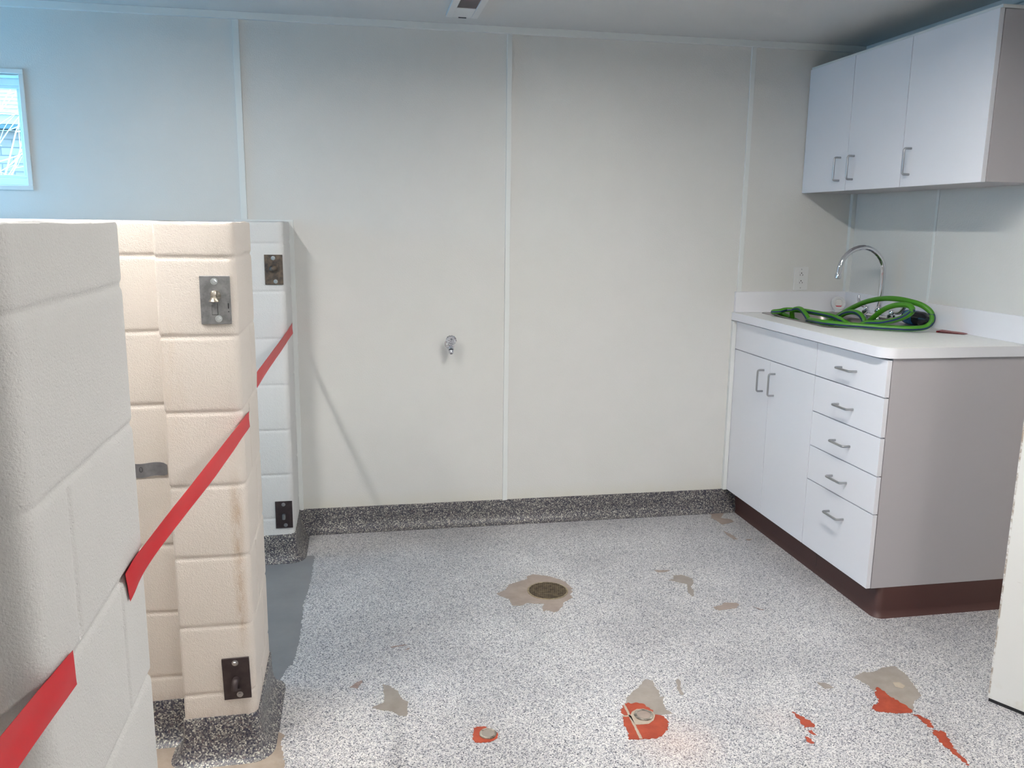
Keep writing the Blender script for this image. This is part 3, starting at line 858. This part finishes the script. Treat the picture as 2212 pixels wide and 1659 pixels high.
# ------------------------------------------------------------------ sink
sk = thing('sink', (4.10, -0.37, ZC), 'stainless steel drop-in sink let into the worktop, mostly hidden by the hose', 'sink')
def loop(bm, poly, z): return [bm.verts.new((x, y, z)) for x, y in poly]
bm = bmesh.new()
n = 24
BX0, BX1, BY0, BY1 = SX0 + 0.026, SX1 - 0.100, SY0 + 0.026, SY1 - 0.026
L = [loop(bm, rrect(SX0, SX1, SY0, SY1, 0.035), ZC + 0.0005), loop(bm, rrect(SX0 + 0.003, SX1 - 0.003, SY0 + 0.003, SY1 - 0.003, 0.033), ZC + 0.0040),
     loop(bm, rrect(SX0 + 0.012, SX1 - 0.012, SY0 + 0.012, SY1 - 0.012, 0.030), ZC + 0.0035),
     loop(bm, rrect(BX0, BX1, BY0, BY1, 0.045), ZC + 0.0030),
     loop(bm, rrect(BX0 + 0.004, BX1 - 0.004, BY0 + 0.004, BY1 - 0.004, 0.043), ZC - 0.004),
     loop(bm, rrect(BX0 + 0.010, BX1 - 0.010, BY0 + 0.010, BY1 - 0.010, 0.045), ZC - 0.140),
     loop(bm, rrect(BX0 + 0.030, BX1 - 0.030, BY0 + 0.030, BY1 - 0.030, 0.045), ZC - 0.165)]
for a, b in zip(L, L[1:]):
    for k in range(len(a)): bm.faces.new((a[k], a[(k + 1) % len(a)], b[(k + 1) % len(a)], b[k]))
bm.faces.new(L[-1])
NORECALC.add('bowl')
bmesh.ops.recalc_face_normals(bm, faces=bm.faces[:])
obj('bowl', bm, M['sink'], sk, smooth=40)
bm = lathe(bmesh.new(), [(0.045, 0.0), (0.043, 0.003), (0.030, 0.001), (0.0, 0.001)], ((BX0 + BX1) / 2, (BY0 + BY1) / 2, ZC - 0.165))
obj('waste', bm, M['steel'], sk, smooth=40)

# ------------------------------------------------------------------ tap
FX, FY, FZ = 4.300, -0.430, ZC + 0.0035
fa = thing('gooseneck_faucet', (FX, FY, FZ), 'chrome gooseneck faucet with two wing handles behind the sink', 'faucet')
bm = bmesh.new()
R_ = 0.1165
pts = [(FX, FY, FZ + 0.05), (FX + 0.004, FY, FZ + 0.15), (FX + 0.006, FY, 1.308)]
for k in range(1, 17):
    a = math.radians(180 * k / 16)
    pts.append((FX + 0.006 - R_ + R_ * math.cos(a), FY, 1.308 + R_ * math.sin(a)))
pts.append((FX + 0.006 - 2 * R_ - 0.002, FY, 1.300))
sweep(bm, pts, 0.0120, 18)
obj('spout', bm, M['chrome'], fa, smooth=50)
bm = lathe(bmesh.new(), [(0.0, -0.002), (0.0125, -0.002), (0.0148, 0.0), (0.0148, 0.018), (0.0128, 0.021), (0.0115, 0.021)], (pts[-1][0], FY, 1.280))
obj('aerator', bm, M['chrome'], fa, smooth=40)
bm = lathe(bmesh.new(), [(0.022, 0.0), (0.022, 0.012), (0.017, 0.018), (0.014, 0.030), (0.019, 0.038), (0.020, 0.048), (0.015, 0.060), (0.011, 0.066), (0.0, 0.066)], (FX, FY, FZ))
obj('spout_base', bm, M['chrome'], fa, smooth=40)
for s, yy in ((1, -0.330), (-1, -0.530)):
    bm = lathe(bmesh.new(), [(0.022, 0.0), (0.022, 0.008), (0.017, 0.014), (0.020, 0.020), (0.020, 0.034), (0.013, 0.038), (0.013, 0.052), (0.010, 0.056), (0.0, 0.056)], (FX, yy, FZ), seg=20)
    v = obj('valve', bm, M['chrome'], fa, smooth=40)
    bm = bmesh.new()
    z0 = FZ + 0.052
    if s > 0: p = [(FX, yy, z0), (FX - 0.003, yy + 0.022, z0 + 0.004), (FX - 0.004, yy + 0.046, z0 + 0.012), (FX - 0.004, yy + 0.066, z0 + 0.030), (FX - 0.004, yy + 0.072, z0 + 0.052)]
    else: p = [(FX, yy, z0), (FX - 0.003, yy - 0.030, z0 - 0.003), (FX - 0.004, yy - 0.062, z0 + 0.002), (FX - 0.004, yy - 0.086, z0 + 0.020), (FX - 0.004, yy - 0.100, z0 + 0.040)]
    p = catmull(p, 6)
    sweep(bm, p, [0.0065 + 0.0045 * math.sin(math.pi * min(1, k / (len(p) - 1) * 0.9)) for k in range(len(p))], 14)
    bmesh.ops.scale(bm, verts=bm.verts[:], vec=(0.65, 1, 1), space=Matrix.Translation((-FX, 0, 0)))
    obj('wing_handle', bm, M['chrome'], v, smooth=50)
obj('body', sweep(bmesh.new(), [(FX, -0.325, FZ + 0.016), (FX, -0.535, FZ + 0.016)], 0.012, 16), M['chrome'], fa, smooth=50)

# ------------------------------------------------------------------ hose
hp = [(3.975, -0.215, 1.062), (3.955, -0.245, 1.108), (3.960, -0.295, 1.124), (3.955, -0.345, 1.117), (3.955, -0.395, 1.088), (3.965, -0.425, 1.045), (4.04, -0.40, 1.000),
      (4.08, -0.25, 1.010), (4.02, -0.140, 1.055), (3.930, -0.150, 1.092), (3.868, -0.215, 1.101), (3.885, -0.246, 1.107), (3.930, -0.236, 1.113), (3.979, -0.288, 1.114), (4.000, -0.405, 1.113), (4.009, -0.533, 1.108),
      (4.020, -0.640, 1.083), (4.090, -0.630, 1.020), (4.16, -0.50, 0.985), (4.10, -0.36, 1.020),
      (4.095, -0.410, 1.082), (4.10, -0.455, 1.113), (4.10, -0.508, 1.129), (4.10, -0.561, 1.132), (4.10, -0.602, 1.119), (4.10, -0.626, 1.088), (4.08, -0.630, 1.025),
      (4.00, -0.52, 0.985), (4.05, -0.40, 0.985), (4.15, -0.47, 1.020), (4.15, -0.545, 1.062),
      (4.15, -0.582, 1.091), (4.15, -0.628, 1.123), (4.15, -0.685, 1.158), (4.15, -0.753, 1.182), (4.152, -0.815, 1.192), (4.155, -0.858, 1.190), (4.155, -0.875, 1.171), (4.15, -0.845, 1.147), (4.14, -0.792, 1.124), (4.12, -0.722, 1.104),
      (4.08, -0.655, 1.092), (4.02, -0.60, 1.040), (4.04, -0.40, 1.000), (4.12, -0.22, 0.995), (4.18, -0.150, 1.030),
      (4.20, -0.190, 1.054), (4.20, -0.240, 1.077), (4.20, -0.295, 1.103), (4.20, -0.396, 1.146), (4.20, -0.492, 1.178), (4.20, -0.605, 1.200), (4.20, -0.707, 1.207), (4.21, -0.790, 1.202), (4.225, -0.845, 1.190),
      (4.243, -0.876, 1.165), (4.248, -0.884, 1.132), (4.225, -0.880, 1.104), (4.165, -0.872, 1.0955), (4.088, -0.826, 1.0945), (4.015, -0.765, 1.0950), (3.950, -0.712, 1.0965), (3.898, -0.640, 1.0975), (3.898, -0.550, 1.096),
      (3.925, -0.460, 1.088), (3.965, -0.370, 1.060), (4.01, -0.30, 1.030), (4.05, -0.36, 1.00)]
NA = 54.0 / (len(hp) - 1)            # the hose is rolled over in its last bend
bm = bmesh.new()
sweep(bm, catmull(hp, 10), 0.0118, 20, stripe=lambda q: 19.5 if q < NA else 19.5 - 11.0 * min(1, (q - NA) / 0.02))
hs = thing('garden_hose', hp[0], 'bright green hose with a navy stripe, coiled over the sink', 'hose')
obj('tube', bm, [M['hose'], M['stripe']], hs, smooth=60)
bm = lathe(bmesh.new(), [(0.0, 0.0), (0.014, 0.0), (0.0165, 0.004), (0.0165, 0.030), (0.0135, 0.036), (0.0, 0.036)], (3.980, -0.206, 1.040), (-0.35, -0.22, 0.9))
obj('coupling', bm, M['black'], hs, smooth=40, label='black end coupling')

# ------------------------------------------------------------------ bottle, dial, card
bt = thing('bottle', (4.338, -0.66, ZC + 0.036), 'black bottle with a blue label lying behind the hose loops', 'bottle')
bm = lathe(bmesh.new(), [(0.0, 0.0), (0.026, 0.0), (0.031, 0.005), (0.032, 0.020), (0.032, 0.110), (0.028, 0.128), (0.014, 0.142), (0.013, 0.150), (0.0, 0.150)], (4.338, -0.585, ZC + 0.037), (0.03, -1, 0), 28)
obj('bottle_body', bm, M['bottle'], bt, smooth=40)
bm = lathe(bmesh.new(), [(0.0325, 0.016), (0.0328, 0.018), (0.0328, 0.072), (0.0325, 0.074)], (4.338, -0.585, ZC + 0.037), (0.03, -1, 0), 28)
obj('label_band', bm, M['blue'], bt, smooth=40, label='blue label')
bm = lathe(bmesh.new(), [(0.0, 0.150), (0.0155, 0.150), (0.0155, 0.168), (0.013, 0.171), (0.0, 0.171)], (4.338, -0.585, ZC + 0.037), (0.03, -1, 0), 20)
obj('cap', bm, M['bottle'], bt, smooth=40)

DC = Vector((4.316, -0.058, ZC + 0.0465))
dl = thing('round_dial', (DC.x, DC.y, ZC), 'small round white plastic dial standing in the corner behind the sink', 'dial')
ax = Vector((-0.18, -1, 0.22)).normalized()
NORECALC.discard('x')
bm = lathe(bmesh.new(), [(0.0, -0.008), (0.034, -0.008), (0.037, -0.004), (0.0375, 0.004), (0.033, 0.0095), (0.029, 0.0100), (0.0285, 0.0085), (0.0275, 0.0085), (0.027, 0.0100), (0.0225, 0.0085), (0.021, 0.005), (0.0, 0.005)], DC, ax, 40)
obj('casing', bm, M['plastic'], dl, smooth=40)
obj('foot', B(DC.x - 0.026, DC.x + 0.026, DC.y - 0.016, DC.y + 0.012, ZC, ZC + 0.014, bev=0.004), M['plastic'], dl)
dm = m_mottle('dial_face', (0.75, 0.73, 0.70), (0.80, 0.60, 0.58), 90, 0.15)
t = NT(dm); z = t.sep()['Z']
t.col(t.mix(t.band(z, ZC + 0.030, ZC + 0.037, 0.001), t.mix(t.noise(160, 3), (0.92, 0.90, 0.88), (0.62, 0.58, 0.55)), (0.70, 0.10, 0.13)))  # white glare painted into the face, red band low down
bm = lathe(bmesh.new(), [(0.0208, 0.0052), (0.0200, 0.0062), (0.010, 0.0075), (0.0, 0.0080)], DC, ax, 32)
obj('dial_face', bm, dm, dl, smooth=60)

cp = [(4.264, -0.962, 0.0), (4.300, -0.962, 0.001), (4.383, -0.930, 0.001), (4.400, -0.890, 0.001), (4.343, -0.832, 0.001)]
cd = thing('folded_card', (4.33, -0.90, ZC + 0.0015), 'small dark red folded card lying on the bare end of the worktop', 'card')
bm = bmesh.new()
def sheet(pts, th=0.0012):
    vs = [bm.verts.new(p) for p in pts]; f = bm.faces.new(vs)
    r2 = bmesh.ops.extrude_face_region(bm, geom=[f])
    bmesh.ops.translate(bm, verts=[v for v in r2['geom'] if isinstance(v, bmesh.types.BMVert)], vec=(0, 0, th))
sheet([(4.318, -0.864, ZC + 0.0018), (4.272, -0.888, ZC + 0.0018), (4.345, -0.965, ZC + 0.0018), (4.388, -0.940, ZC + 0.0012)])
sheet([(4.318, -0.862, ZC + 0.0085), (4.272, -0.886, ZC + 0.0070), (4.345, -0.963, ZC + 0.0018), (4.388, -0.938, ZC + 0.0018)])
sheet([(4.318, -0.861, ZC + 0.0020), (4.272, -0.885, ZC + 0.0020), (4.276, -0.890, ZC + 0.0020), (4.322, -0.866, ZC + 0.0020)], 0.0062)
obj('card_leaf', bm, M['card'], cd)

# ================================================================== WALL CUPBOARDS
YU = [-0.003, -0.3924, -0.7971, -1.2731]
wc = thing('wall_cabinet', ((XU + XR) / 2, -0.64, ZU), 'white laminate wall cabinet with three doors hung above the worktop', 'cabinet')
obj('carcass', B(XU + DT + 0.002, XR - 0.002, YU[3] + 0.001, -0.003, ZU + 0.001, ZT - 0.002, bev=0.001), M['laminate_side'], wc)
obj('gap_shade', B(XU + DT - 0.0005, XU + DT + 0.0025, YU[3] + 0.012, -0.012, ZU + 0.008, ZT - 0.008), M['gap'], wc)  # dark sheet for the shade between the cupboard doors
obj('top_rail', B(XU + 0.006, XR - 0.004, YU[3] - 0.003, -0.003, ZT, ZT + 0.012, bev=0.001), M['trim'], wc)
for k in range(3):
    o = obj('door', B(XU, XU + DT - 0.001, YU[k + 1] + G, YU[k] - G, ZU, ZT, bev=0.0009), M['laminate'], wc)
    hy = [-0.337, -0.447, -0.853][k]
    obj('handle', u_handle((XU, hy, 1.786), (0, 0, 1), (-1, 0, 0)), M['steel'], o, smooth=50, label='brushed steel bow handle')

# ================================================================== SMALL WALL THINGS
# outlet
ox, oz = 4.1225, 1.2515
ot = thing('wall_outlet', (ox, 0, oz), 'white double wall outlet above the upstand beside the sink', 'outlet')
obj('cover_plate', B(ox - 0.040, ox + 0.040, -0.006, 0.0, oz - 0.0600, oz + 0.0600, bev=0.0025), M['plastic'], ot)
obj('socket_body', B(ox - 0.0175, ox + 0.0175, -0.0085, -0.005, oz - 0.034, oz + 0.034, bev=0.001), M['plastic'], ot)
for s in (1, -1):
    bm = bmesh.new()
    zc = oz + s * 0.020
    box(bm, ox - 0.0085, ox - 0.0068, -0.0092, -0.0083, zc - 0.005, zc + 0.003)
    box(bm, ox + 0.0055, ox + 0.0072, -0.0092, -0.0083, zc - 0.005, zc + 0.003)
    box(bm, ox + 0.0072, ox + 0.0105, -0.0092, -0.0083, zc - 0.0018, zc - 0.0002)
    lathe(bm, [(0.0028, 0.0), (0.0028, 0.0009), (0.0, 0.0009)], (ox - 0.0003, -0.0083, zc + 0.0085), (0, -1, 0), 12)
    obj('slots', bm, M['black'], ot)
bm = bmesh.new()
box(bm, ox - 0.010, ox - 0.001, -0.0095, -0.0083, oz - 0.0035, oz + 0.0035, bev=0.0004)
box(bm, ox + 0.001, ox + 0.010, -0.0095, -0.0083, oz - 0.0035, oz + 0.0035, bev=0.0004)
obj('test_buttons', bm, M['trim'], ot)
for s in (1, -1):
    bm = lathe(bmesh.new(), [(0.003, 0.0), (0.003, 0.0008), (0.0, 0.001)], (ox, -0.006, oz + s * 0.048), (0, -1, 0), 12)
    obj('screw', bm, M['steel'], ot)

# hose valve on the far wall
vx, vz = 2.281, 0.934
hv = thing('hose_valve', (vx, 0, vz), 'chrome hose valve with a clear knob on the far wall', 'valve')
bm = bmesh.new()
lathe(bm, [(0.023, 0.0), (0.022, 0.003), (0.014, 0.006), (0.0, 0.006)], (vx - 0.002, 0, vz), (0, -1, 0), 28)
obj('wall_flange', bm, M['chrome'], hv, smooth=40)
bm = bmesh.new()
sweep(bm, [(vx - 0.002, -0.004, vz), (vx - 0.002, -0.045, vz)], 0.0125, 18)
lathe(bm, [(0.0, 0.024), (0.013, 0.024), (0.0175, 0.018), (0.0190, 0.0), (0.0170, -0.014), (0.0120, -0.020), (0.0, -0.020)], (vx - 0.002, -0.055, vz), (0, -0.25, 1), 20)
box(bm, vx - 0.023, vx + 0.018, -0.072, -0.040, vz - 0.010, vz + 0.010, bev=0.004)
obj('valve_body', bm, M['chrome'], hv, smooth=40)
bm = bmesh.new()
ax = Vector((0, -0.62, -0.78)).normalized(); p0 = Vector((vx, -0.062, vz - 0.010))
lathe(bm, [(0.0, 0.0), (0.0145, 0.0), (0.0145, 0.012), (0.0108, 0.014), (0.0108, 0.018), (0.0132, 0.020), (0.0122, 0.030), (0.0085, 0.034), (0.0060, 0.034), (0.0055, 0.028), (0.0, 0.028)], p0, ax, 24)
obj('hose_outlet', bm, M['chrome'], hv, smooth=40)
bm = lathe(bmesh.new(), [(0.0108, 0.0135), (0.0114, 0.0145), (0.0114, 0.0180), (0.0108, 0.0190)], p0, ax, 24)
obj('washer', bm, M['black'], hv, smooth=40)
cg = mat('clear_plastic', (0.9, 0.9, 0.93), 0.12, 0.0, 0.6, **{'Transmission Weight': 0.85, 'IOR': 1.35})
bm = bmesh.new(); ax = Vector((0, -0.8, 0.6)).normalized(); u_, v_ = frame_of(ax)
c0 = Vector((vx, -0.066, vz + 0.019)); rings = []
for h, r in ((0.0, 0.015), (0.002, 0.0200), (0.014, 0.0245), (0.020, 0.0240), (0.023, 0.019), (0.0235, 0.006)):
    ring = []
    for k in range(48):
        a = 2 * math.pi * k / 48
        q = r * (1 + (0.045 if (k // 2) % 2 else -0.03) * (1 if 0.001 < h < 0.021 else 0))
        ring.append(bm.verts.new(c0 + ax * h + (u_ * math.cos(a) + v_ * math.sin(a)) * q))
    rings.append(ring)
for a, b in zip(rings, rings[1:]):
    for k in range(48): bm.faces.new((a[k], a[(k + 1) % 48], b[(k + 1) % 48], b[k]))
bm.faces.new(rings[0]); bm.faces.new(rings[-1])
obj('knob', bm, cg, hv, smooth=35, label='clear ribbed plastic knob')
bm = lathe(bmesh.new(), [(0.0, -0.006), (0.008, -0.006), (0.0085, 0.006), (0.0060, 0.010), (0.0060, 0.0245), (0.0045, 0.0265), (0.0, 0.0270)], c0, ax, 20)
obj('spindle', bm, M['chrome'], hv, smooth=40)

# ------------------------------------------------------------------ floor drain, capped pipes
dx, dy = 2.600, -0.842
fd = thing('floor_drain', (dx, dy, 0), 'round brass floor drain in the middle of the floor', 'drain')
bm = lathe(bmesh.new(), [(0.086, -0.002), (0.086, 0.0016), (0.083, 0.0024), (0.079, 0.0022), (0.0785, -0.001)], (dx, dy, 0), seg=48)
obj('rim', bm, M['brass_rim'], fd, smooth=40)
bm = lathe(bmesh.new(), [(0.0790, 0.0011), (0.0790, 0.0013), (0.0, 0.0013)], (dx, dy, 0), seg=48)
obj('pan', bm, M['black'], fd)
bm = bmesh.new()
gang = math.radians(-12); ca, sa = math.cos(gang), math.sin(gang)
for k in range(-9, 10):
    q = k * 0.0083
    hl = math.sqrt(max(0, 0.0775 ** 2 - q * q))
    for d in (0, 1):
        if d == 0: a = [(-hl, q - 0.0022), (hl, q - 0.0022), (hl, q + 0.0022), (-hl, q + 0.0022)]
        else: a = [(q - 0.0015, -hl), (q + 0.0015, -hl), (q + 0.0015, hl), (q - 0.0015, hl)]
        prism(bm, [(dx + x * ca - y * sa, dy + x * sa + y * ca) for x, y in a], 0.0013, 0.0036 - d * 0.0006)
obj('grate', bm, M['brass'], fd)

def cap(cx, cy, r, name, label, m1, m2):
    o = thing(name, (cx, cy, 0), label, 'pipe', 'mortar-filled pipe ends in the floor')
    bm = bmesh.new()
    n = 44; prof = [(1.0, 0.0), (1.0, 0.0035), (0.88, 0.0045), (0.74, 0.003)]
    rings = []
    for f, z in prof:
        rings.append([bm.verts.new((cx + (r * f + 0.0012 * noise.noise(Vector((k * 0.7, f, cx)))) * math.cos(2 * math.pi * k / n), cy + (r * f + 0.0012 * noise.noise(Vector((k * 0.7, f, cx)))) * math.sin(2 * math.pi * k / n), z + 0.001 + (0.0008 * noise.noise(Vector((k * 0.9, f * 3, 2))) if z else 0))) for k in range(n)])
    for a, b in zip(rings, rings[1:]):
        for k in range(n): bm.faces.new((a[k], a[(k + 1) % n], b[(k + 1) % n], b[k]))
    obj('pipe_rim', bm, m1, o, smooth=60)
    bm = lathe(bmesh.new(), [(r * 0.76, 0.001), (r * 0.76, 0.0034), (0.0, 0.0038)], (cx, cy, 0), seg=40)
    obj('mortar_fill', bm, m2, o, smooth=60)
rim = m_mottle('chipped_pipe_rim', (0.50, 0.45, 0.38), (0.03, 0.022, 0.02), 34, 0.4, 0.3, 0.3, 120)
cap(2.694, -1.781, 0.030, 'filled_pipe', 'mortar-filled pipe end in the larger patch of terracotta tile', rim, M['b'])
cap(2.196, -1.797, 0.026, 'filled_pipe', 'mortar-filled pipe end alone in a small ring of terracotta', rim, M['g'])

# ------------------------------------------------------------------ door standing open at the right
P0 = Vector((3.834, -1.886, 0.010)); dirv = Vector((0.054, -0.096, 0)).normalized(); nv = Vector((dirv.y, -dirv.x, 0))   # face towards the room
if nv.dot(Vector((-1, -0.5, 0))) < 0: nv = -nv
Lw = (XR - 0.03 - P0.x) / dirv.x
bm = bmesh.new()
q = [P0, P0 + dirv * Lw, P0 + dirv * Lw - nv * 0.044, P0 - nv * 0.044]
prism(bm, [(p.x, p.y) for p in q], 0.012, 2.04)
bmesh.ops.bevel(bm, geom=bm.edges[:], offset=0.0015, segments=1, affect='EDGES')
dmn = mat('chipped_door_paint', (0.70, 0.69, 0.665), 0.42); t = NT(dmn)
s = t.sep()
foot = t.math('MULTIPLY', t.band(s['Z'], -1, 0.085, 0.05), t.ramp(t.noise(9, 6, 0.7), [(0.42, (0, 0, 0)), (0.62, (1, 1, 1))]), True)
base = t.mix(t.math('MULTIPLY', foot, 0.6), (0.70, 0.69, 0.665), (0.50, 0.44, 0.33))
mp = t.n('ShaderNodeMapping'); mp.inputs['Rotation'].default_value = (0.6, 0.3, 0); mp.inputs['Scale'].default_value = (6, 6, 60)
t.l(t.pos, mp.inputs[0])
scr = t.ramp(t.noise(1.0, 4, 0.6, mp.outputs[0]), [(0.70, (0, 0, 0)), (0.73, (1, 1, 1))])
base = t.mix(t.math('MULTIPLY', scr, 0.5), base, (0.38, 0.34, 0.29))
edge = t.math('MULTIPLY', t.band(s['X'], 3.70, 3.8375, 0.0015), t.ramp(t.noise(30, 6, 0.75), [(0.44, (0, 0, 0)), (0.56, (1, 1, 1))]), True)
base = t.mix(t.math('MULTIPLY', edge, 0.75), base, (0.22, 0.14, 0.08))
t.col(base)
dr = struct('door_1', bm, dmn)
dr['label'] = 'white painted door standing open at the right, its foot scuffed and dirty'
bm = bmesh.new()
q = [P0 + dirv * 0.003 - nv * 0.002, P0 + dirv * Lw - nv * 0.002, P0 + dirv * Lw - nv * 0.042, P0 + dirv * 0.003 - nv * 0.042]
prism(bm, [(p.x, p.y) for p in q], 0.001, 0.0125)  # black slab stands for the shade in the gap below the door
obj('under_door_shade', bm, M['black'], dr, label='dark gap under the door, its shade made as a black slab')

# ------------------------------------------------------------------ ceiling unit at the top edge of the photo
cu = thing('ceiling_unit', (2.317, -0.45, CH), 'narrow white ceiling unit with a dark red window at the top edge of the photo', 'ceiling unit')
u0, u1 = 2.247, 2.387
bm = bmesh.new()
bz = CH - 0.014
box(bm, u0, 2.276, -0.80, -0.188, bz, CH, bev=0.002); box(bm, 2.358, u1, -0.80, -0.188, bz, CH, bev=0.002)
box(bm, 2.276, 2.358, -0.345, -0.188, bz + 0.002, CH, bev=0.001); box(bm, 2.276, 2.358, -0.80, -0.66, bz + 0.002, CH, bev=0.001)
obj('housing', bm, M['plastic'], cu)
obj('red_window', B(2.276, 2.358, -0.66, -0.345, bz + 0.005, CH), M['red_window'], cu, label='dark red window')
obj('slot', B(2.302, 2.336, -0.194, -0.187, bz - 0.0006, bz + 0.003), M['black'], cu)

# ------------------------------------------------------------------ ceiling lights (out of the frame, above and behind the camera)
em = D.materials.new('lit_diffuser'); em.use_nodes = True
nt = em.node_tree; nt.nodes.clear()
o_ = nt.nodes.new('ShaderNodeOutputMaterial'); e_ = nt.nodes.new('ShaderNodeEmission')
e_.inputs[0].default_value = (1.0, 0.970, 0.925, 1); e_.inputs[1].default_value = LAMP
nt.links.new(e_.outputs[0], o_.inputs[0])
for (x, y) in LIGHTS:
    lg = thing('ceiling_light', (x, y, CH), LLAB[(x, y)], 'ceiling light', 'strip lights on the ceiling')
    bm = bmesh.new()
    for sx in (-1, 1): box(bm, x + sx * 0.034 - 0.005, x + sx * 0.034 + 0.005, y - 0.60, y + 0.60, CH - 0.050, CH, bev=0.001)
    for sy in (-1, 1): box(bm, x - 0.029, x + 0.029, y + sy * 0.594 - 0.006, y + sy * 0.594 + 0.006, CH - 0.050, CH, bev=0.001)
    obj('housing', bm, M['plastic'], lg)
    obj('diffuser', B(x - 0.029, x + 0.029, y - 0.588, y + 0.588, CH - 0.043, CH - 0.030), em, lg)
